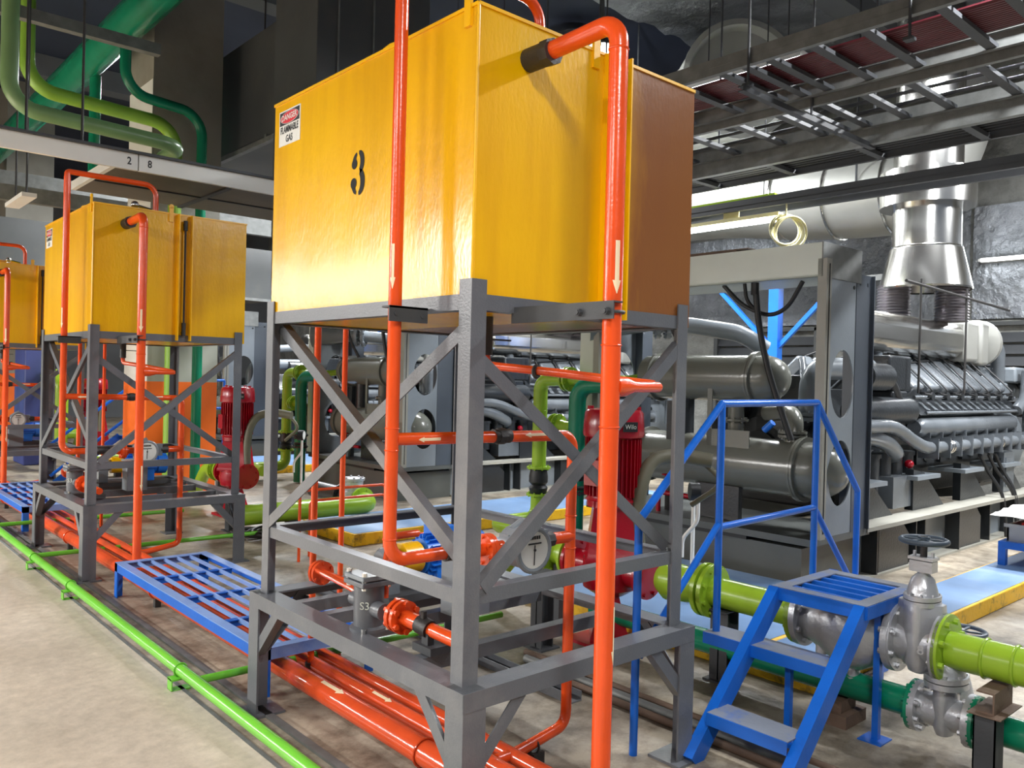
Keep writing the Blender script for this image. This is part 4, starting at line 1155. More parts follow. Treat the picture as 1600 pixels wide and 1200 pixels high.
    m = MB(); m.tube([(4.72, 3.36, .84), (4.72, 3.36, .70), (4.66, 3.44, .58), (4.66, 3.44, .45)], .013, 10, bend=.04); m.build('siphon_tube', WHITE, t6)
    res.append(t6)
    return res
PUMPSET = pump_set()
for (x_, y_, z_, lab) in ((3.53, 3.64, .46, 'dark steel post beneath the near stand pump line'), (3.30, 5.0, .30, 'dark grey post on a floor plate beyond the near stand'), (3.53, 8.30, .42, 'dark post under the lime flanges behind the second stand')):
    hsup(x_, y_, z_, lab, .10)

# ------------------------- plinths
def plinth(xa, ya, xb, yb, lab, nm='machine_plinth'):
    t = thing(nm, lab, 'plinth', ((xa + xb) / 2, (ya + yb) / 2, 0), 'blue topped yellow edged plinths')
    m = MB(); m.box((xa, ya, 0), (xb, yb, .12)); m.build('edge', YELLOWK, t, 'yellow painted edge', bevel=.008)
    m = MB(); m.box((xa + .02, ya + .02, .12), (xb - .02, yb - .02, .123)); m.build('top', BLUEFL, t, 'blue painted top')
plinth(4.15, 2.17, 9.2, 2.62, 'blue topped yellow edged plinth beside the near generator', )
plinth(4.15, 2.62, 5.9, 6.0, 'blue topped plinth between the red pump and the near generator skid')
plinth(4.13, 6.87, 9.2, 7.9, 'blue topped yellow edged plinth in front of the second generator')
plinth(4.13, 12.6, 9.2, 14.3, 'blue topped yellow edged plinth in front of the third generator')
# orange hoop rails by the second plinth
def hoop(pts, lab, r=.013):
    m = MB(); m.tube(pts, r, 10, bend=.05); solo(m, 'hoop_pipe', ORANGE, lab, 'pipe', 'orange hoop pipes on the floor')
hoop([(4.05, 5.7, 0), (4.05, 5.7, .33), (4.05, 5.0, .33), (4.05, 5.0, 0)], 'orange hoop pipe on the floor behind the flow meter')
hoop([(3.42, 6.6, 0), (3.42, 6.6, .62), (4.3, 6.6, .62), (4.3, 6.6, 0)], 'tall orange hoop pipe behind the thin vent pipes')
hoop([(3.6, 6.75, 0), (3.6, 6.75, .5), (4.4, 6.75, .5), (4.4, 6.75, 0)], 'lower orange hoop pipe behind the thin vent pipes')

# ================================================================= GENERATOR SETS (built once beside the near wall, then copied)
def generator():
    res = []
    # ---- skid
    ra, rb = 3.2, 5.53
    t = thing('generator_skid', 'dark steel skid frame under the generator at the picture edge', 'skid', (8.8, 4.3, 0), 'generator skids')
    m = MB(); m.box((6.05, ra + .12, .0), (6.95, rb, .36)); m.build('fuel_tray', SKID, t)
    m = MB(); m.box((5.98, ra - .0, .40), (6.95, rb + .05, .455)); m.build('shelf', SKID, t)
    m = MB(); m.box((6.02, ra + .6, .362), (6.4, rb, .398)); m.build('gap', BLACK, t)
    m = MB(); m.box((6.95, ra + .16, .02), (12.6, ra + .22, .42)); m.build('web_plate', MACHM, t)
    m = MB(); m.box((6.9, ra - .01, .42), (12.6, ra + .22, .455)); m.build('top_rail', RAILP, t, 'pale top rail')
    m = MB(); m.box((6.95, ra + .02, 0), (12.6, ra + .22, .02)); m.build('bottom_rail', RAILP, t)
    for k, xx in enumerate((7.15, 7.95, 8.15, 9.0, 9.85, 10.6, 11.5)):
        m = MB(); m.box((xx, ra + .02, .02), (xx + .02, ra + .20, .42)); m.build('stiffener', MACHD, t)
    for xx in (7.25, 9.05):
        m = MB(); m.sweep([(0, .02), (.62, .02), (.62, .30), (.5, .40), (0, .42)], (xx, ra + .05, 0), (xx, ra + .12, 0), X, Z); m.build('bracket_plate', MACHD, t)
    m = MB(); m.box((6.95, rb - .22, .02), (12.6, rb - .02, .44)); m.build('web_plate', SKID, t)
    for k, xx in enumerate((7.1, 8.3, 9.5, 10.7)):
        m = MB(); m.sweep([(0, 0), (.75, 0), (.25, .36), (0, .40)], (xx, ra + .20, .455), (xx, ra + .28, .455), X, Z); m.build('gusset', MACHD, t)
        m = MB(); m.box((xx - .1, ra + .12, .76), (xx + .45, ra + .5, .80)); m.build('mount_foot', MACHM, t)
    res.append(t)
    # ---- heat exchanger rack
    t = thing('heat_exchanger_rack', 'grey steel rack with big oval cut-outs in front of the generator at the picture edge', 'rack', (6.45, 4.35, .455), 'heat exchanger racks')
    for y_, sgn in ((ra, 1), (rb, -1)):
        m = MB(); m.plate_holes((0, y_, 0), X, Z, (6.06, .456, 6.605, 2.54), [(6.40, .95, .19, .265), (6.40, 1.67, .19, .275)], .012, V((0, sgn, 0))); m.build('end_plate', MACHM, t)
        m = MB(); m.box((6.60, y_, .456), (6.612, y_ + sgn * .10, 2.56)); m.box((6.60, y_ - .004 * sgn, .456), (6.87, y_ + sgn * .010, 2.58)); m.box((6.862, y_ - .03 * sgn, .456), (6.874, y_, 2.58)); m.build('flange_strip', FLANGE, t, 'dark folded flange of the end plate')
        m = MB(); m.box((6.02, y_ - sgn * .045, .456), (6.10, y_ + sgn * .03, 2.64)); m.build('corner_post', POSTW, t)
        m = MB(); m.box((6.06, y_ - sgn * .05, .5), (6.066, y_ - sgn * .044, 2.6)); m.build('cable', BLACK, t)
        for (xx, zz) in ((6.56, 2.46), (6.66, 2.50), (6.79, 2.50)):
            m = MB(); m.cyl((xx, y_ - sgn * .004, zz), (xx, y_ + sgn * .002, zz), .016, 10); m.build('bolt', BLACK if xx < 6.6 else WHITE, t)
    m = MB(); m.box((6.02, ra + .0, 2.50), (6.06, rb + .4, 2.765)); m.box((6.02, ra, 2.50), (6.60, rb + .4, 2.515)); m.build('top_beam', MACHL, t, 'pale folded top beam')
    m = MB(); m.box((6.02, ra - .012, 2.50), (6.66, ra, 2.77)); m.build('beam_end_plate', GALV, t, 'galvanised end plate')
    m = MB()
    for k in range(3):
        m.box((6.05 + .02 * k, ra + .9 - .1 * k, 2.765 + k * .013), (6.7, ra + 1.9, 2.775 + k * .013))
    m.box((6.05, ra + 2.1, 2.765), (6.6, rb + .3, 2.785)); m.build('cable_tray_lid', RUST, t, 'brown sheet stack on the beam')
    m = MB(); m.box((6.06, rb, .456), (6.09, rb + .26, 2.5)); m.build('side_panel', MACHL, t)
    m = MB(); m.tube([(6.10, 4.75, 2.5), (6.11, 4.74, 2.30), (6.16, 4.70, 2.1), (6.24, 4.62, 1.90)], .022, 10, bend=.1); m.cyl((6.10, 4.75, 2.42), (6.10, 4.75, 2.5), .03, 8); m.build('flex_conduit', BLACK, t)
    m = MB(); m.tube([(6.10, 3.83, 2.5), (6.12, 3.80, 2.15), (6.16, 3.72, 1.75), (6.2, 3.52, 1.2)], .026, 10, bend=.2); m.cyl((6.10, 3.83, 2.40), (6.10, 3.83, 2.5), .034, 8); m.build('flex_conduit', BLACK, t)
    m = MB(); m.tube([(6.12, 4.15, 2.5), (6.15, 3.98, 2.32), (6.2, 3.75, 2.22), (6.15, 3.55, 2.28), (6.1, 3.4, 2.48)], .018, 10, bend=.1); m.tube([(6.1, 3.93, 2.5), (6.12, 3.92, 2.34), (6.18, 3.8, 2.24)], .016, 8, bend=.1); m.build('flex_conduit', BLACK, t)
    m = MB(); m.box((6.2, rb - .8, .46), (6.26, rb - .74, 1.48)); m.box((6.2, ra + .8, .46), (6.26, ra + 1.25, .76)); m.build('cradle', MACHD, t)
    m = MB(); m.box((6.18, 4.28, 1.02), (6.19, 4.33, 1.62)); m.box((6.18, 3.9, 1.02), (6.19, 4.33, 1.25)); m.build('mount_plate', MACH, t)
    res.append(t)
    # ---- exchangers
    def hx(z_, r, dome_y, fl_y, far_y, lab):
        t = thing('heat_exchanger', lab, 'heat exchanger', (6.36, 4.3, z_ - r), 'grey cylindrical heat exchangers')
        m = MB(); m.cyl((6.36, fl_y, z_), (6.36, far_y, z_), r, 34); m.build('shell', MACH, t)
        m = MB(); prof = [(0, r * 1.0), (.05, r * 1.0)]
        L_ = fl_y - dome_y - .05
        for k in range(1, 8):
            a = PI / 2 * k / 7; prof.append((.05 + L_ * math.sin(a) ** .95, r * .99 * math.cos(a) ** .8 if k < 7 else .001))
        m.lathe((6.36, fl_y, z_), -Y, prof, 34); m.build('dome', MACH, t)
        m = MB(); m.flange((6.36, fl_y + .012, z_), Y, r * 1.16, .022, 16, 34, .013); m.flange((6.36, fl_y - .014, z_), Y, r * 1.16, .022, 16, 34, .013); m.build('flange', MACH, t)
        m = MB(); m.flange((6.36, far_y, z_), Y, r * 1.13, .03, 16, 34, .011); m.lathe((6.36, far_y, z_), Y, [(0, r), (.12, r), (.16, r * .6)], 30); m.build('end_cover', MACH, t)
        return t
    res.append(hx(1.70, .205, 3.66, 3.93, 5.0, 'upper grey heat exchanger cylinder with domed end in the rack at the picture edge'))
    res.append(hx(.955, .232, 3.12, 3.48, 5.1, 'lower grey heat exchanger cylinder poking through the rack at the picture edge'))
    # ---- connecting pipework
    t = thing('coolant_pipework', 'grey elbows and pipes linking the heat exchangers to the engine at the picture edge', 'pipe', (6.6, 4, .455), 'grey coolant pipework')
    m = MB(); m.tube([(6.75, 3.66, 1.34), (6.75, 3.66, 1.80), (7.7, 3.60, 1.82)], .10, 20, bend=.2); m.flange((6.75, 3.66, 1.36), Z, .15, .03, 8, 26, .012); m.flange((6.75, 3.66, 1.40), Z, .15, .03, 8, 26, .012); m.build('top_elbow', MACHM, t)
    m = MB(); m.tube([(6.62, 4.0, 1.40), (6.55, 3.75, 1.42), (6.4, 3.60, 1.36), (6.36, 3.60, 1.15)], .075, 18, bend=.14); m.flange((6.36, 3.60, 1.225), Z, .12, .02, 8, 24, .01); m.flange((6.36, 3.60, 1.255), Z, .12, .02, 8, 24, .01); m.build('elbow', MACH, t)
    m = MB(); m.cyl((6.36, 4.15, 1.15), (6.36, 4.15, 1.52), .07, 18); m.flange((6.36, 4.15, 1.33), Z, .11, .02, 8, 24, .01); m.build('link_pipe', MACH, t)
    m = MB(); m.cyl((6.36, 4.72, 1.15), (6.36, 4.72, 1.52), .10, 18); m.build('link_pipe', MACHD, t)
    m = MB(); m.tube([(7.3, 4.45, 2.0), (7.1, 4.6, 2.15), (6.75, 5.0, 2.22), (6.5, 5.25, 2.24)], .085, 16, bend=.1); m.flange((6.62, 5.13, 2.23), V((-1, 1, 0)), .16, .04, 12, 26, .012); m.flange((6.55, 5.2, 2.235), V((-1, 1, 0)), .16, .04, 12, 26, .012); m.lathe((6.5, 5.25, 2.24), V((-1, 1, 0)), [(0, .085), (.15, .11), (.6, .2)], 20); m.build('charge_air_pipe', MACHM, t)
    m = MB(); m.cyl((6.3, 3.83, 1.26), (6.3, 3.75, 1.33), .03, 10); m.build('valve_handle', BLUEM, t, 'small blue valve body')
    m = MB(); m.torus((6.12, 4.72, .80), Z, .035, .006, 16, 6); m.cyl((6.12, 4.72, .62), (6.12, 4.72, .81), .01, 8); m.bar((6.09, 4.72, .805), (6.15, 4.72, .805), .008, .008, Z); m.tube([(6.12, 4.8, .455), (6.12, 4.8, .63), (6.12, 4.35, .63)], .022, 10, bend=.04); m.build('drain_valve', RED, t, 'drain valve with red wheel')
    res.append(t)
    # ---- engine
    t = thing('diesel_engine', 'large dark vee engine with sloped rocker covers at the picture edge', 'engine', (9.5, 4.4, .455), 'vee engines')
    yc = 4.40
    m = MB(); m.sweep([(-.62, .50), (.62, .50), (.70, 1.0), (.78, 1.18), (.30, 1.62), (-.30, 1.62), (-.78, 1.18), (-.70, 1.0)], (7.35, yc, .0), (11.7, yc, .0), Y, Z); m.build('crankcase', MACHD, t, bevel=.02)
    for k in range(6):
        xx = 7.75 + k * .63
        m = MB(); m.box((xx, yc - .735, .84), (xx + .46, yc - .69, 1.06)); m.cyl((xx + .23, yc - .75, .95), (xx + .23, yc - .73, .95), .09, 8); m.build('inspection_cover', MACHD, t)
    # side auxiliaries between the rack and the block
    m = MB(); m.box((7.25, yc - .55, .50), (7.35, yc + .55, 1.75)); m.cyl((7.0, yc - .35, 1.35), (7.25, yc - .35, 1.35), .16, 16); m.cyl((7.05, yc + .3, 1.4), (7.25, yc + .3, 1.4), .14, 16); m.build('front_gear_housing', MACHD, t, bevel=.02)
    m = MB(); m.tube([(6.95, yc - .75, 1.0), (6.95, yc - .75, 1.45), (7.3, yc - .5, 1.55)], .05, 12, bend=.1); m.tube([(6.92, yc - .3, .9), (6.92, yc - .6, 1.6), (7.2, yc - .4, 1.9)], .035, 10, bend=.12); m.build('front_hoses', ENG, t)
    m = MB(); m.lathe((7.25, yc, 1.0), -X, [(0, .34), (.05, .34), (.06, .2), (.12, .2)], 26); m.build('crank_pulley', BLACK, t)
    m = MB(); m.cyl((7.45, yc - .80, 1.42), (8.55, yc - .80, 1.42), .14, 20); m.cyl((7.45, yc - .86, 1.75), (7.9, yc - .86, 1.75), .13, 18); m.build('pump_body', MACHD, t)
    m = MB()
    for k in range(5):
        m.cyl((7.5 + .25 * k, yc - .82, .60), (7.5 + .25 * k, yc - .82, .98), .085, 14)
        m.cyl((7.5 + .25 * k, yc - .82, .98), (7.5 + .25 * k, yc - .82, 1.02), .10, 14)
    m.build('filter_bank', MACHD, t)
    m = MB(); m.box((7.9, yc - .98, .50), (8.3, yc - .78, .80)); m.build('oil_module', ENG, t)
    m = MB(); m.sphere((8.36, yc - .93, .90), .045, 10, 6); m.build('red_cap', RED, t, 'red cap')
    # coolant manifold with flanges
    my = yc - 1.0
    m = MB(); m.tube([(7.2, my, 1.30), (7.85, my, 1.29), (8.25, my, 1.14), (8.6, my, 1.05), (11.45, my, 1.05)], .062, 16, bend=.25, seg=8); m.build('coolant_manifold', ENG, t)
    for k in range(10):
        xx = 8.68 + k * .305
        m = MB(); m.box((xx, my - .08, .945), (xx + .012, my + .12, 1.15)); m.build('manifold_flange', ENG, t)
    for xx in (9.1, 9.16, 10.55, 10.61):
        m = MB(); m.torus((xx, my, 1.05), X, .062, .012, 18, 6); m.build('clamp_ring', STEEL, t)
    m = MB(); m.tube([(7.3, my + .1, 1.22), (7.75, my + .05, 1.16), (8.15, my + .1, 1.0), (8.2, my + .3, .95)], .08, 14, bend=.2); m.build('hose', ENG, t)
    # intake plenum
    m = MB(); m.lathe((8.62, yc - .86, 1.25), X, [(0, .07), (.05, .105), (2.75, .105), (2.8, .07)], 22); m.build('intake_plenum', ENG, t)
    for k in range(9):
        xx = 8.75 + k * .32
        m = MB(); m.box((xx, yc - .97, 1.12), (xx + .01, yc - .85, 1.20)); m.build('plenum_rib', ENG, t)
    # injector / valve row below the covers
    m = MB(); m.cyl((8.75, yc - .92, 1.40), (11.45, yc - .92, 1.40), .018, 10); m.cyl((8.6, yc - .86, 1.56), (11.55, yc - .86, 1.56), .018, 10); m.build('fuel_rail', ENG, t)
    for k in range(13):
        xx = 8.85 + k * .2
        m = MB(); m.bar((xx, yc - .90, 1.42), (xx + .03, yc - .74, 1.54), .075, .03, (0, -.6, .8)); m.build('port_cover', ENG, t)
    m = MB(); m.sweep([(-.93, 1.38), (-.70, 1.62), (-.6, 1.62), (-.6, 1.36)], (8.6, yc, 0), (11.6, yc, 0), Y, Z); m.build('deck', MACHD, t)
    # rocker covers, both banks
    for side in (-1, 1):
        for k in range(7):
            xx = 8.82 + k * .40
            c0 = V((xx, yc + side * .78, 1.60)); c1 = V((xx, yc + side * .42, 1.94))
            d = (c1 - c0).normalized(); n_ = V((0, side * .7, .7))
            m = MB(); m.bar(c0, c1, .17, .30, X); o = m.build('rocker_cover', ENG, t, bevel=.03)
            m = MB(); m.tube([c0 + V((.11, 0, 0)), c0 + V((.12, side * .14, .02)), c1 + V((.13, side * .12, .05)), c1 + V((.1, -side * .1, .12))], .011, 6, bend=.05)
            m.tube([c0 + V((.10, side * .05, -.05)), c0 + V((.04, side * .16, -.02)), c0 + V((-.1, side * .13, .0))], .01, 6, bend=.04); m.build('injector_line', BLACK, t)
            m = MB(); m.cyl(c0 + V((.16, side * .06, -.03)), c0 + V((.16, side * .12, -.03)), .045, 10); m.build('end_cap', MACHD, t)
    m = MB(); m.cyl((8.7, yc - .32, 2.02), (11.5, yc - .32, 2.02), .06, 14)
    for k in range(7): m.cyl((8.9 + k * .4, yc - .32, 2.02), (8.98 + k * .4, yc - .32, 2.02), .08, 14)
    m.build('exhaust_manifold', MACHD, t)
    m = MB(); m.tube([(8.7, yc - .55, 1.98), (9.6, yc - .5, 2.07), (11.4, yc - .55, 1.96)], .012, 8, bend=.2); m.tube([(8.8, yc - .6, 1.9), (10.2, yc - .5, 2.0), (11.5, yc - .7, 1.75)], .012, 8, bend=.2); m.build('wiring', BLACK, t)
    # filter box and hoses at the front of the heads
    m = MB(); m.box((8.12, yc - .82, 1.62), (8.62, yc - .42, 1.97)); m.cyl((8.62, yc - .62, 1.85), (8.75, yc - .62, 1.85), .09, 14); m.box((8.15, yc - .84, 1.52), (8.5, yc - .6, 1.62)); m.build('filter_box', MACHD, t, bevel=.02)
    m = MB(); m.tube([(7.4, yc - .5, 2.12), (8.05, yc - .5, 2.18), (8.45, yc - .5, 2.15), (8.5, yc - .5, 1.90)], .075, 16, bend=.16); m.build('air_hose', MACHM, t)
    m = MB(); m.tube([(7.9, yc - .78, 1.85), (8.2, yc - .8, 1.7), (8.35, yc - .82, 1.45), (8.4, yc - .8, 1.22)], .06, 14, bend=.15); m.build('oil_hose', BLACK, t)
    # silencer lying above the vee
    m = MB(); m.sweep([(-.22, -.12), (-.12, -.22), (.12, -.22), (.22, -.12), (.22, .12), (.12, .22), (-.12, .22), (-.22, .12)], (8.0, yc - .45, 2.22), (10.45, yc - .45, 2.22), Y, Z); m.build('air_duct', STEEL, t, 'bright sheet metal exhaust collector', bevel=.05)
    m = MB(); m.box((10.45, yc - .68, 1.98), (10.85, yc - .20, 2.46)); m.box((10.95, yc - .68, 1.95), (11.2, yc - .2, 2.48)); m.build('end_box', DUCTL, t, 'pale end box', bevel=.04)
    m = MB(); m.lathe((11.35, yc - .45, 2.24), X, [(0, .18), (.02, .30), (.10, .30), (.16, .2)], 26); m.build('turbocharger', DUCTL, t)
    m = MB(); m.tube([(11.55, yc - .55, 2.24), (11.75, yc - .6, 2.2), (11.75, yc - .6, 1.65)], .085, 16, bend=.15); m.tube([(11.5, yc - .9, 1.4), (11.85, yc - .9, 1.55), (11.9, yc - .9, 1.9)], .07, 14, bend=.12); m.tube([(12.0, yc - .9, .9), (12.0, yc - .9, 1.68), (12.3, yc - .7, 1.75)], .075, 14, bend=.12); m.build('rear_pipes', ENG, t)
    m = MB(); m.box((11.6, yc - .7, 1.55), (12.3, yc + .6, 1.75)); m.box((11.8, yc - .8, 1.75), (12.2, yc - .3, 1.95)); m.build('rear_cover', MACHM, t, bevel=.03)
    m = MB()
    for (a, b, c_) in ((10.0, .2, 0), (10.25, .3, .04), (10.45, .15, -.05)):
        m.tube([(a, my - .02, .92), (a + .1, my - .06, .75), (a + b, my - .2, .50), (a + b + .05, my - .22, .02)], .018, 8, bend=.15)
    m.build('drain_hoses', BLACK, t)
    m = MB(); m.box((10.75, my - .02, .46), (11.1, my + .1, .92)); m.box((10.80, my - .03, .52), (11.05, my - .02, .86)); m.build('end_frame', ENG, t)
    for xx in (8.55, 9.75):
        m = MB(); m.cyl((xx, yc - .92, 1.6), (xx, yc - .92, 2.75), .012, 8); m.build('stay_rod', IRON, t)
    m = MB(); m.cyl((8.2, yc - .92, 2.70), (11.1, yc - .92, 2.62), .016, 8); m.build('stay_rod', IRON, t)
    res.append(t)
    t = thing('alternator', 'round grey alternator housing behind the engine at the picture edge', 'alternator', (12.4, yc, .455), 'alternators')
    m = MB(); m.lathe((11.35, yc, .95), X, [(0, .60), (.1, .72), (.2, .72), (.25, .66), (1.3, .66), (1.4, .5)], 34); m.build('housing', MACHM, t)
    m = MB(); m.box((11.5, yc - .5, .455), (12.6, yc + .5, .6)); m.build('foot', MACHD, t)
    res.append(t)
    # ---- exhaust stack
    sx, sy = 9.83, 3.96
    t = thing('exhaust_stack', 'shiny sheet steel exhaust stack with flared skirt above the engine at the picture edge', 'exhaust', (sx, sy, 2.4), 'exhaust stacks')
    for (bx, by) in ((9.62, 4.22), (9.98, 3.72)):
        m = MB(); prof = []
        for k in range(25):
            z_ = .40 * k / 24; prof += [(z_, .165 if k % 2 else .185)]
        m.lathe((bx, by, 2.42), Z, prof, 22, False); m.build('bellows', BELLOW, t, 'ribbed steel bellows')
    m = MB(); m.lathe((sx, sy, 2.78), Z, [(0, .485), (.02, .49), (.46, .385), (.47, .385)], 64, False); m.build('flared_skirt', STEEL, t, sharp=8)
    m = MB(); m.lathe((sx, sy, 3.25), Z, [(0, .365), (.62, .36)], 36, False); m.torus((sx, sy, 3.26), Z, .368, .008, 36, 6); m.build('lower_duct', STEEL, t)
    m = MB(); m.lathe((sx, sy, 3.72), Z, [(0, .36), (.0, .505), (.40, .505), (.40, .37)], 40, False); m.build('collar', STEEL, t)
    m = MB(); m.lathe((sx, sy, 4.1), Z, [(0, .365), (3.25, .365)], 36, False); m.build('upper_duct', STEEL, t)
    res.append(t)
    return res
GEN = generator()
index_kids()
REPL2 = ('at the picture edge', 'of the second generator, seen through the near stand')
def relabel(s, what):
    n = s
    n = n.replace('the generator at the picture edge', 'the ' + what).replace('the engine at the picture edge', 'the ' + what + "'s engine").replace('in the rack at the picture edge', 'in the rack of the ' + what).replace('the rack at the picture edge', 'the rack of the ' + what).replace('at the picture edge', 'of the ' + what)
    n = n.replace('behind the near stand', 'of the ' + what).replace('near stand', what)
    return n
for k, what in ((1, 'second generator'), (2, 'third generator')):
    for o in GEN + PUMPSET:
        lab = relabel(o['label'], what)
        if o['label'].startswith('bulging'):
            pass
        if o['label'].startswith('pale silver'):
            lab = 'pale silver check valve low in front of the %s' % what
        elif lab == o['label']:
            lab = lab + ', at the ' + what
        copy_tree(o, (0, 5.73 * k, 0), ' '.join(lab.split()[:16]))
for o in GEN:
    o['label'] = o['label'].replace('generator at the picture edge', 'nearest generator').replace('at the picture edge', 'of the nearest generator')

# ================================================================= BLUE POSTS, CRATE BENCH
for i, (x_, y_) in enumerate(((11.0, 6.55), (11.0, 12.0), (11.0, 17.9))):
    t = thing('pipe_rack_post', ['blue steel post with forked braces behind the nearest heat exchangers', 'blue steel post with forked braces behind the second generator', 'blue steel post with forked braces far down the hall'][i], 'post', (x_, y_, 0), 'blue forked posts')
    m = MB(); m.box((x_ - .07, y_ - .08, 0), (x_ + .07, y_ + .08, 3.1)); m.build('post', BLUEM, t)
    for s_ in (-1, 1):
        m = MB(); m.bar((x_, y_ + s_ * .05, 2.2), (x_, y_ + s_ * .95, 3.08), .06, .06); m.build('brace', BLUEM, t)
    m = MB(); m.box((x_ - .05, y_ - 1.6, 3.08), (x_ + .05, y_ + 1.6, 3.16)); m.build('cross_beam', GALV, t)
t = thing('work_bench', 'low blue steel stand holding a crate at the right edge', 'bench', (8.5, 2.3, 0))
m = MB(); m.box((8.02, 1.9, .27), (9.0, 2.55, .33)); m.build('top_frame', BLUE, t)
for (a, b) in ((8.05, 2.52), (8.05, 1.93), (8.97, 2.52), (8.97, 1.93)):
    m = MB(); m.box((a - .03, b - .03, .123), (a + .03, b + .03, .27)); m.build('leg', BLUE, t)
m = MB(); m.box((8.08, 1.93, .33), (8.98, 2.50, .335)); m.box((8.08, 1.93, .335), (8.095, 2.50, .48)); m.box((8.965, 1.93, .335), (8.98, 2.50, .48)); m.box((8.08, 1.93, .335), (8.98, 1.945, .48)); m.box((8.08, 2.485, .335), (8.98, 2.50, .48))
m.box((8.06, 1.91, .455), (9.0, 1.93, .485)); m.box((8.06, 1.91, .455), (8.08, 2.52, .485))
solo(m, 'plastic_crate', CRATE, 'pale grey crate on the low blue stand', 'crate')
m = MB(); m.box((8.07, 1.97, .345), (8.0795, 2.30, .45)); m.box((8.12, 1.97, .34), (8.9, 2.40, .50)); solo(m, 'cardboard_box', REDBOX, 'red printed box inside the grey crate', 'box')
solo(wavy((7.95, 1.75, .56), (1.0, .1, 0), (0, .85, 0), 10, 10, (0, 0, 1), .006, t=.004, seed=4), 'paper_sheet', PAPER, 'large white sheet of paper curling over the crate', 'paper')

# ================================================================= OVERHEAD, RIGHT SIDE
# ladder trays along Y
def ladder(xa, xb, z_, h, ya, yb, rungs, lab, cat='cable tray', mt=GALV, grp=None):
    t = thing('cable_tray', lab, cat, ((xa + xb) / 2, (ya + yb) / 2, z_), grp)
    for x_, s_ in ((xa, 1), (xb, -1)):
        m = MB(); m.channel((x_, ya, z_), (x_, yb, z_), Z, X * s_, h, .045, .006); m.build('side_rail', mt, t)
        m = MB(); m.box((x_ - .004, ya, z_ + h * .45), (x_ + .004, yb, z_ + h * .52)); m.build('rail_rib', mt, t)
    for r_ in rungs:
        m = MB(); m.box((xa + .005, r_ - .035, z_ + .01), (xb - .005, r_ + .035, z_ + .04)); m.build('rung', DGREY, t)
    return t
R1 = [1.1, 1.43, 1.76, 2.10, 2.58, 2.94, 3.28, 3.48, 3.68, 4.1, 4.6, 5.1, 5.7, 6.3, 6.9, 7.5, 8.1, 8.7]
tA = ladder(5.27, 6.24, 3.99, .12, .4, 11.5, R1, 'nearest galvanised ladder tray carrying dark red cables overhead', grp='overhead ladder trays')
tB = ladder(6.27, 7.16, 3.93, .14, .4, 11.5, [r_ + .12 for r_ in R1], 'wider galvanised ladder tray next to the red cable tray', grp='overhead ladder trays')
tC = ladder(8.05, 8.40, 3.60, .115, -1, 12.0, [], 'dark steel channel pair that the bright tube lamp hangs from', mt=DGREY)
for i, (xc, w_, z_) in enumerate(((5.80, .42, 4.06),)):
    m = MB()
    for k in range(14):
        x_ = xc - w_ / 2 + w_ * k / 13
        m.tube([(x_, .4, z_), (x_ + .01, 6, z_ + .004), (x_, 11.5, z_)], .017, 6)
    solo(m, 'power_cables', REDCAB, 'flat bundle of dark red cables lying in the near ladder tray', 'cables', kind='stuff')
m = MB()
for k in range(16):
    x_ = 7.30 + .38 * k / 15
    m.tube([(x_, .4, 3.86 + .01 * (k % 3)), (x_ + .01, 6, 3.865), (x_, 11.5, 3.86 + .01 * (k % 2))], .017, 6)
solo(m, 'power_cables', BLACK, 'dense dark bundle of cables between the deep channel and the lamp channel', 'cables', kind='stuff')
t = thing('cable_tray', 'dark shallow tray under the dense dark cables', 'cable tray', (7.65, 6, 3.78))
for k in range(12):
    m = MB(); m.box((7.25, .8 + .9 * k, 3.80), (7.74, .87 + .9 * k, 3.84)); m.build('rung', DGREY, t)
m = MB(); m.box((7.72, .4, 3.80), (7.76, 11.5, 3.86)); m.build('side_rail', DGREY, t)
for i, x_ in enumerate((5.42, 6.7, 6.95)):
    m = MB(); m.tube([(x_, .4, 4.065 - (.05 if i else 0)), (x_ + .03, 5, 4.07 - (.05 if i else 0)), (x_, 11.5, 4.065 - (.05 if i else 0))], .016, 8)
    solo(m, 'power_cable', BLACK, ['single black cable beside the red cables', 'black cable along the wide ladder tray, nearer the red cables', 'second black cable along the wide ladder tray'][i], 'cable', 'black cables in the trays')
hr = 0
RODS = [(5.25, 3.40, 'long threaded rod through the near tray rail, beside the dark cross bracket'), (6.255, 3.45, 'threaded rod between the two ladder trays at the cross bracket'), (7.22, 3.38, 'threaded rod on the deep channel at the cross bracket'), (5.25, 2.25, 'threaded rod on the near tray rail towards the picture top'), (6.255, 1.9, 'threaded rod between the trays towards the picture top'), (7.22, 5.0, 'threaded rod on the deep channel beyond the cross bracket'), (5.25, 6.6, 'threaded rod on the near tray rail above the tank top'), (6.255, 6.6, 'threaded rod between the trays above the tank top'), (7.22, 6.6, 'threaded rod on the deep channel above the tank top')]
for (x_, y_, lab) in RODS:
    m = MB(); m.cyl((x_, y_, 3.83), (x_, y_, 7.6), .010, 8); m.box((x_ - .03, y_ - .03, 3.82), (x_ + .03, y_ + .03, 3.84))
    solo(m, 'hanger_rod', DGREY, lab, 'rod', 'tray hanger rods')
# brackets across at hanger
m = MB(); m.channel((5.2, 3.40, 3.78), (7.3, 3.40, 3.78), Z, Y, .04, .05); solo(m, 'tray_bracket', DGREY, 'dark cross bracket beneath the ladder trays at the long hanger rod', 'bracket')
m = MB(); m.channel((5.2, 6.6, 3.78), (7.3, 6.6, 3.78), Z, Y, .04, .05); solo(m, 'tray_bracket', DGREY, 'dark cross bracket beneath the ladder trays above the tank top', 'bracket')
m = MB(); m.channel((7.18, .4, 3.80), (7.18, 11.5, 3.80), Z, X, .19, .07, .008); solo(m, 'tray_support_beam', GALV, 'deep galvanised channel along the outer edge of the wide ladder tray', 'beam')
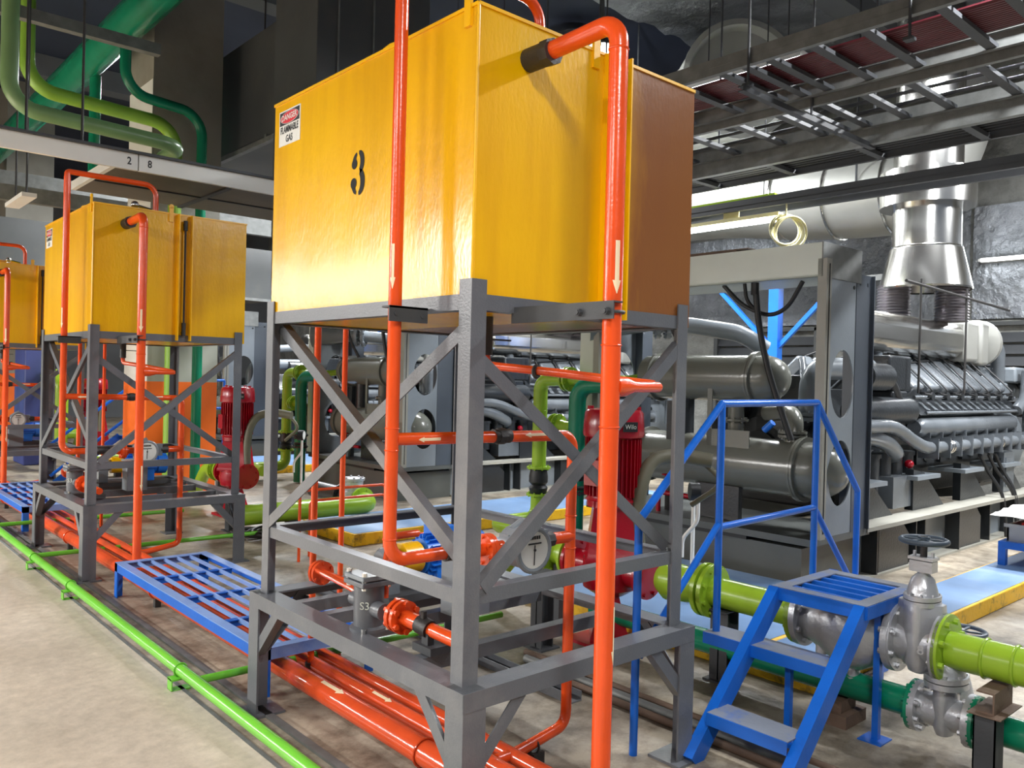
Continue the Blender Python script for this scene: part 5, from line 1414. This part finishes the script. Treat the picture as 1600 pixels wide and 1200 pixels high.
# tube lamp and cream hose coil
t = thing('tube_lamp', 'bright bare tube lamp under the dark channel above the rack', 'lamp', TUBE)
m = MB(); m.cyl((TUBE[0], TUBE[1] - .58, TUBE[2]), (TUBE[0], TUBE[1] + .58, TUBE[2]), .024, 12); m.build('tube', LIT, t)
m = MB(); m.box((TUBE[0] - .05, TUBE[1] - .62, TUBE[2] + .035), (TUBE[0] + .05, TUBE[1] + .62, TUBE[2] + .075)); m.box((TUBE[0] - .02, TUBE[1] - .62, TUBE[2] - .03), (TUBE[0] + .02, TUBE[1] - .585, TUBE[2] + .04)); m.box((TUBE[0] - .02, TUBE[1] + .585, TUBE[2] - .03), (TUBE[0] + .02, TUBE[1] + .62, TUBE[2] + .04))
m.box((TUBE[0] - .01, TUBE[1] - .1, TUBE[2] + .07), (TUBE[0] + .01, TUBE[1] + .1, 3.61)); m.build('holder', CREAM, t)
m = MB()
for k in range(4):
    m.torus((8.06 + .02 * k, 4.72 - .015 * k, 3.32 - .01 * k), V((.55, .8, .1 * k - .15)), .165 + .008 * (k % 2), .012, 28, 8)
m.cyl((8.07, 4.71, 3.46), (8.07, 4.71, 3.62), .01, 6)
solo(m, 'hose_coil', CREAM, 'coil of cream hose hanging from the dark channel beside the tube lamp', 'hose')
m = MB(); m.box((8.06, 4.85, 3.716), (8.12, 12, 3.74)); solo(m, 'conduit_strip', LIME, 'thin lime green conduit strip above the tube lamp', 'conduit')
for (y_, lab) in ((5.0, 'nearest the tube lamp'), (7.5, 'above the tank edge'), (10, 'furthest of three')):
    m = MB(); m.cyl((8.09, y_, 3.738), (8.09, y_, 7.6), .008, 6); solo(m, 'hanger_rod', DGREY, 'thin rod dropping to the lime conduit strip, ' + lab, 'rod', 'conduit hanger rods')
t = thing('tube_lamp', 'added tube for the reflected streak on the silver foil wall behind the exhaust stack', 'lamp', (13.76, 4.0, 3.6))  # added tube, in place of a lamp streak reflected in the foil
m = MB(); m.cyl((13.76, 3.32, STREAK_Z), (13.76, 4.72, STREAK_Z), .025, 12); m.build('tube', LIT, t)
m = MB(); m.box((13.8, 3.28, STREAK_Z - .02), (13.98, 4.76, STREAK_Z + .04)); m.box((13.74, 3.28, STREAK_Z - .02), (13.82, 3.32, STREAK_Z + .02)); m.box((13.74, 4.72, STREAK_Z - .02), (13.82, 4.76, STREAK_Z + .02)); m.build('holder', WHITE, t)
# spot lamp
t = thing('flood_lamp', 'small blazing flood lamp seen above the near tank beside the orange pipe', 'lamp', (8.64, 8.0, 6.3))
m = MB(); m.sphere((8.64, 8.0, 6.3), .11, 18, 10); m.build('bulb', mat('blazing_lamp', (255, 255, 255), .5, emit=60), t)
m = MB(); m.lathe((8.64, 8.0, 6.36), Z, [(0, .2), (.03, .2), (.15, .05), (1.24, .02)], 20); m.build('housing', DGREY, t)
# big silver ducts
def big_duct(pts, r, lab, mt=DUCTL, bend=.9, collars=()):
    t = thing('ventilation_duct', lab, 'duct', (pts[0][0], pts[0][1], pts[0][2] - r))
    m = MB(); m.tube(pts, r, 32, bend=bend, seg=10); m.build('duct_run', mt, t)
    for (c, d) in collars:
        m = MB(); m.torus(c, d, r + .01, .02, 36, 6); m.build('seam_band', STEEL, t)
    return t
big_duct([(11.2, 4.3, 4.25), (11.2, 6.0, 4.30), (11.2, 7.6, 4.55), (11.2, 13.0, 4.6)], .56, 'fat silver insulated duct running behind the exhaust stack above the rack', collars=[((11.2, y_, z_), Y) for (y_, z_) in ((4.9, 4.27), (5.7, 4.30), (6.5, 4.4), (8.4, 4.56))])
dk = [o for o in bpy.data.objects if o.get('label', '').startswith('fat silver insulated duct')][0]
m = MB(); m.tube([(11.2, 4.55, 4.3), (11.2, 4.25, 4.8), (11.2, 4.15, 5.6)], .44, 28, bend=.3); m.build('branch', DUCTL, dk)
for y_ in (5.2, 9.0, 12.0):
    m = MB(); m.cyl((10.63, y_, 4.3), (10.63, y_, 7.6), .015, 8); m.build('hanger', DGREY, dk)
t = thing('ventilation_duct', 'wide round silver duct mouth high above the ladder trays', 'duct', (10.7, 7.15, 5.2))
m = MB(); m.lathe((10.85, 7.35, 6.12), V((-.2, -.25, .0)), [(0, .85), (.5, .85), (.52, .88), (.6, .88), (.6, .80), (.45, .75), (.4, .3)], 44, False); m.build('mouth', DUCTL, t)
m = MB(); m.tube([(10.85, 7.35, 6.12), (11.5, 8.4, 6.1), (11.5, 13, 6.1)], .80, 32, bend=.8); m.build('duct_run', DUCTL, t)
m = MB(); m.cyl((11.5, 10, 6.8), (11.5, 10, 7.6), .02, 8); m.build('hanger', DGREY, t)
t = thing('ventilation_duct', 'smaller round silver duct mouth just beyond the tank corner', 'duct', (9.6, 8.9, 5.4))
m = MB(); m.lathe((9.6, 8.9, 6.0), V((-.3, -.3, .0)), [(0, .42), (.3, .42), (.32, .45), (.32, .3)], 36, False); m.cyl((9.6, 8.9, 6.0), (9.7, 9.35, 6.0), .41, 28); m.build('mouth', DUCTL, t)
m = MB(); m.box((7.4, .9, 6.3), (12.8, 1.8, 7.1)); solo(m, 'rectangular_duct', DUCT, 'dark rectangular duct high under the foil lining', 'duct')

# ================================================================= OVERHEAD, LEFT SIDE
# white sided walkway tray
t = thing('overhead_tray', 'wide white edged steel tray hanging above the middle tank', 'tray', (2.4, 8.1, 3.38))
m = MB(); m.box((-2.0, 7.54, 3.37), (2.30, 7.58, 3.515)); m.build('side_rail', WHITE, t, 'white painted side rail')
m = MB(); m.box((2.31, 7.54, 3.37), (5.2, 7.58, 3.515)); m.build('side_rail', WHITE, t, 'white painted side rail')
m = MB(); m.box((2.09, 7.58, 3.372), (2.13, 8.85, 3.45)); m.build('end_rail', WHITE, t, 'white end rail')
m = MB(); m.box((2.13, 7.58, 3.372), (5.2, 8.85, 3.385)); m.build('bottom_sheet', TRAYSHADE, t)
m = MB(); m.box((2.13, 8.2, 3.36), (5.2, 8.22, 3.372)); m.box((3.1, 7.58, 3.355), (3.15, 8.85, 3.372)); m.box((-2.0, 7.50, 3.51), (5.2, 7.62, 3.53)); m.build('edge_lip', DGREY, t)
text_mb('2', .09, (2.23, 7.54, 3.44), X, Z, -Y, .002, .002, .8).build('stencil', IRON, t, 'faded dark stencil mark')
text_mb('8', .09, (2.40, 7.54, 3.44), X, Z, -Y, .002, .002, .8).build('stencil', IRON, t, 'faded dark stencil mark')
for i, (x_, y_) in enumerate(((1.86, 7.56), (1.45, 7.56), (.74, 7.56), (.88, 7.56))):
    m = MB(); m.cyl((x_, y_, 3.5), (x_, y_, 7.6), .011, 8); solo(m, 'hanger_rod', IRON, ['thin rod holding the white edged tray beside the stencil marks', 'thin rod holding the white edged tray, second from the stencil marks', 'thin rod of the white edged tray nearest the picture edge', 'thin rod of the white edged tray second from the picture edge'][i], 'rod', 'white tray hanger rods')
def pipe(pts, r, mt, lab, bend=.25, grp=None, n=18, rings=()):
    m = MB(); m.tube(pts, r, n, bend=bend, seg=8)
    for c, d in rings: m.torus(c, d, r, .006, 20, 6)
    return solo(m, 'overhead_pipe', mt, lab, 'pipe', grp)
pipe([(3.0, 7.0, 5.70), (3.0, 20, 5.70)], .20, TEAL, 'big dark green header pipe high above the middle tank', None, 'green overhead pipes', 26)
pipe([(.7, 10.9, 5.15), (.7, 20, 5.15)], .16, PALEGREEN, 'pale green header pipe at the upper picture corner', None, 'green overhead pipes', 24)
pipe([(2.98, 10.3, 5.6), (2.98, 10.3, 4.90), (3.95, 10.45, 4.87), (3.95, 10.45, 0.2)], .062, TEAL, 'dark green pipe dropping down the column, to the right of the lime one', .28, 'green overhead pipes')
pipe([(1.97, 10.3, 7.5), (1.97, 10.3, 4.70), (3.63, 10.45, 4.66), (3.63, 10.45, .3)], .078, HAZYLIME, 'lime green pipe crossing overhead and dropping down the column', .3, 'green overhead pipes')
pipe([(1.58, 9.0, 5.6), (1.58, 9.0, 4.10), (3.2, 9.0, 4.04), (3.2, 9.6, 4.04)], .075, PALEGREEN, 'pale green pipe bending just above the white edged tray', .25, 'green overhead pipes')
pipe([(3.10, 12.0, 5.55), (3.10, 12.0, 4.2)], .07, TEAL, 'short dark teal drop pipe behind the lime crossing pipe', None, 'green overhead pipes')
m = MB(); m.channel((-2, 9.45, 5.12), (3.1, 9.45, 5.12), Z, Y, .12, .1); solo(m, 'support_beam', GALV, 'steel channel crossing in front of the big green header', 'beam')
# dark rectangular ducts
t = thing('rectangular_duct', 'large dark duct box hanging right of the concrete column', 'duct', (5.2, 10.5, 4.6))
m = MB(); m.box((4.6, 9.75, 4.66), (5.7, 12.4, 6.06)); m.build('duct_run', DUCT, t, bevel=.01)
m = MB(); m.box((4.55, 9.65, 4.56), (4.62, 12.5, 4.62)); m.box((4.55, 9.9, 4.62), (5.7, 9.96, 4.66)); m.build('frame_angle', GALV, t)
for y_ in (10.2, 11.9):
    m = MB(); m.cyl((4.64, y_, 4.6), (4.64, y_, 7.6), .012, 8); m.build('hanger', IRON, t)
t = thing('rectangular_duct', 'tall dark vertical duct with seams directly behind the near tank', 'duct', (4.9, 8.1, 3.4))
m = MB(); m.box((4.22, 8.0, 3.2), (5.2, 9.0, 7.15)); m.build('duct_run', DUCT, t, bevel=.01)
for x_ in (4.46, 4.9):
    m = MB(); m.box((x_, 7.985, 3.2), (x_ + .02, 8.0, 7.15)); m.build('seam', GALV, t)
t = thing('rectangular_duct', 'second dark vertical duct behind the near tank, further from the column', 'duct', (5.6, 8.2, 3.4))
m = MB(); m.box((5.22, 8.1, 3.4), (5.75, 9.0, 7.15)); m.build('duct_run', DUCT, t, bevel=.01)
t = thing('rectangular_duct', 'grey duct run far beyond the middle tank', 'duct', (1.5, 17, 3.2))
m = MB(); m.box((-3, 17, 3.2), (8, 18, 4.3)); m.build('duct_run', DUCT, t)
m = MB(); m.box((-3, 16.97, 3.18), (8, 17, 3.24)); m.build('frame_angle', GALV, t)
# small unlit lamp and far background beams
t = thing('ceiling_lamp', 'small unlit lamp bar hanging far left of the middle tank', 'lamp', (1.95, 10.4, 3.45))
m = MB(); m.box((1.73, 9.15, 3.30), (1.86, 9.95, 3.34)); m.build('housing', WHITE, t)
for y_ in (9.3, 9.8):
    m = MB(); m.cyl((1.80, y_, 3.34), (1.80, y_, 7.6), .01, 6); m.build('hanger', IRON, t)
for i, (y_, z_) in enumerate(((13.5, 4.0), (15.5, 4.6), (21, 3.4), (24, 4.4))):
    m = MB(); m.channel((-3, y_, z_), (9, y_, z_), Z, Y, .22, .12); solo(m, 'support_beam', GALV, ['steel beam crossing beyond the middle tank', 'higher steel beam crossing beyond the middle tank', 'distant low steel beam', 'distant high steel beam'][i], 'beam')
pipe([(.9, 14.2, 0.1), (.9, 14.2, 4.0), (1.9, 14.2, 4.0), (1.9, 14.2, 0.1)], .11, TEAL, 'dark teal pipe loop standing beyond the furthest tank', .4, 'far standing pipes')
pipe([(1.0, 15.8, 0.1), (1.0, 15.8, 3.6), (1.6, 15.8, 3.6), (1.6, 15.8, .1)], .07, PALEGREEN, 'pale green pipe loop standing beyond the furthest tank', .3, 'far standing pipes')
# blue stairs seen far behind the second stand, teal machine block beyond
t = thing('crossover_stairs', 'far blue steps with handrail behind the second stand', 'stairs', (4.0, 12.9, 0))
for (a, b) in (((2.9, 13.1, .55), (4.1, 13.1, 1.5)), ((4.1, 13.1, 1.5), (5.4, 13.1, 1.5)), ((2.9, 13.1, .1), (4.1, 13.1, 1.05)), ((4.1, 13.1, 1.05), (5.4, 13.1, 1.05))):
    m = MB(); m.cyl(a, b, .022, 10); m.build('top_rail', BLUE, t)
for x_ in (4.1, 5.4):
    m = MB(); m.cyl((x_, 13.1, 0), (x_, 13.1, 1.5), .02, 10); m.build('rail_post', BLUE, t)
m = MB(); m.bar((2.95, 13.05, 0), (3.8, 13.05, .65), .05, .09, Z); m.bar((2.95, 12.5, 0), (3.8, 12.5, .65), .05, .09, Z); m.box((3.8, 12.5, .6), (4.6, 13.05, .66)); m.build('steps', BLUE, t)
m = MB(); m.tube([(3.4, 14.8, .3), (3.4, 14.8, 1.5), (3.4, 16.0, 1.5)], .12, 16, bend=.2); solo(m, 'cooling_pipe', LIME, 'far lime green elbow beyond the furthest stand', 'pipe')
m = MB(); m.box((3.05, 15.6, 0), (3.5, 16.4, 1.95)); solo(m, 'control_cabinet', mat('navy_cabinet', (60, 70, 130), .5), 'navy blue cabinet far behind the furthest stand', 'cabinet', bevel=.02)
m = MB(); m.box((2.3, 17.0, 0), (2.7, 17.6, 1.5)); solo(m, 'control_cabinet', TEAL, 'teal cabinet beyond the navy one', 'cabinet', bevel=.02)
# cable clutter on the floor behind the second stand
m = MB()
for k in range(9):
    m.torus((3.55 + .02 * k, 7.9 - .05 * k, .03 + .012 * k), V((.1 * math.sin(k), .1 * math.cos(k * 2), 1)), .22 - .01 * k, .014, 24, 6)
solo(m, 'cable_coil', IRON, 'dark coil of cable on the floor behind the second stand', 'cable')

# thin conduits lying on the floor beside the blue stairs
for i, (x_, r, mt) in enumerate(((3.20, .020, RUST), (3.27, .024, GALV), (3.36, .018, RUST))):
    m = MB(); m.tube([(x_, .6, r), (x_ + .015, 1.6, r), (x_, 3.4 + .1 * i, r)], r, 10)
    solo(m, 'floor_conduit', mt, ['rusty conduit on the floor nearest the near stand, beside the blue stairs', 'galvanised conduit on the floor between two rusty ones', 'rusty conduit on the floor passing under the lowest blue tread'][i], 'conduit', 'floor conduits')
m = MB(); m.channel((3.02, 2.9, .002), (3.05, 5.6, .002), X, Z, .09, .05); solo(m, 'floor_channel', GREY, 'loose grey steel channel on the floor under the near stand', 'channel')
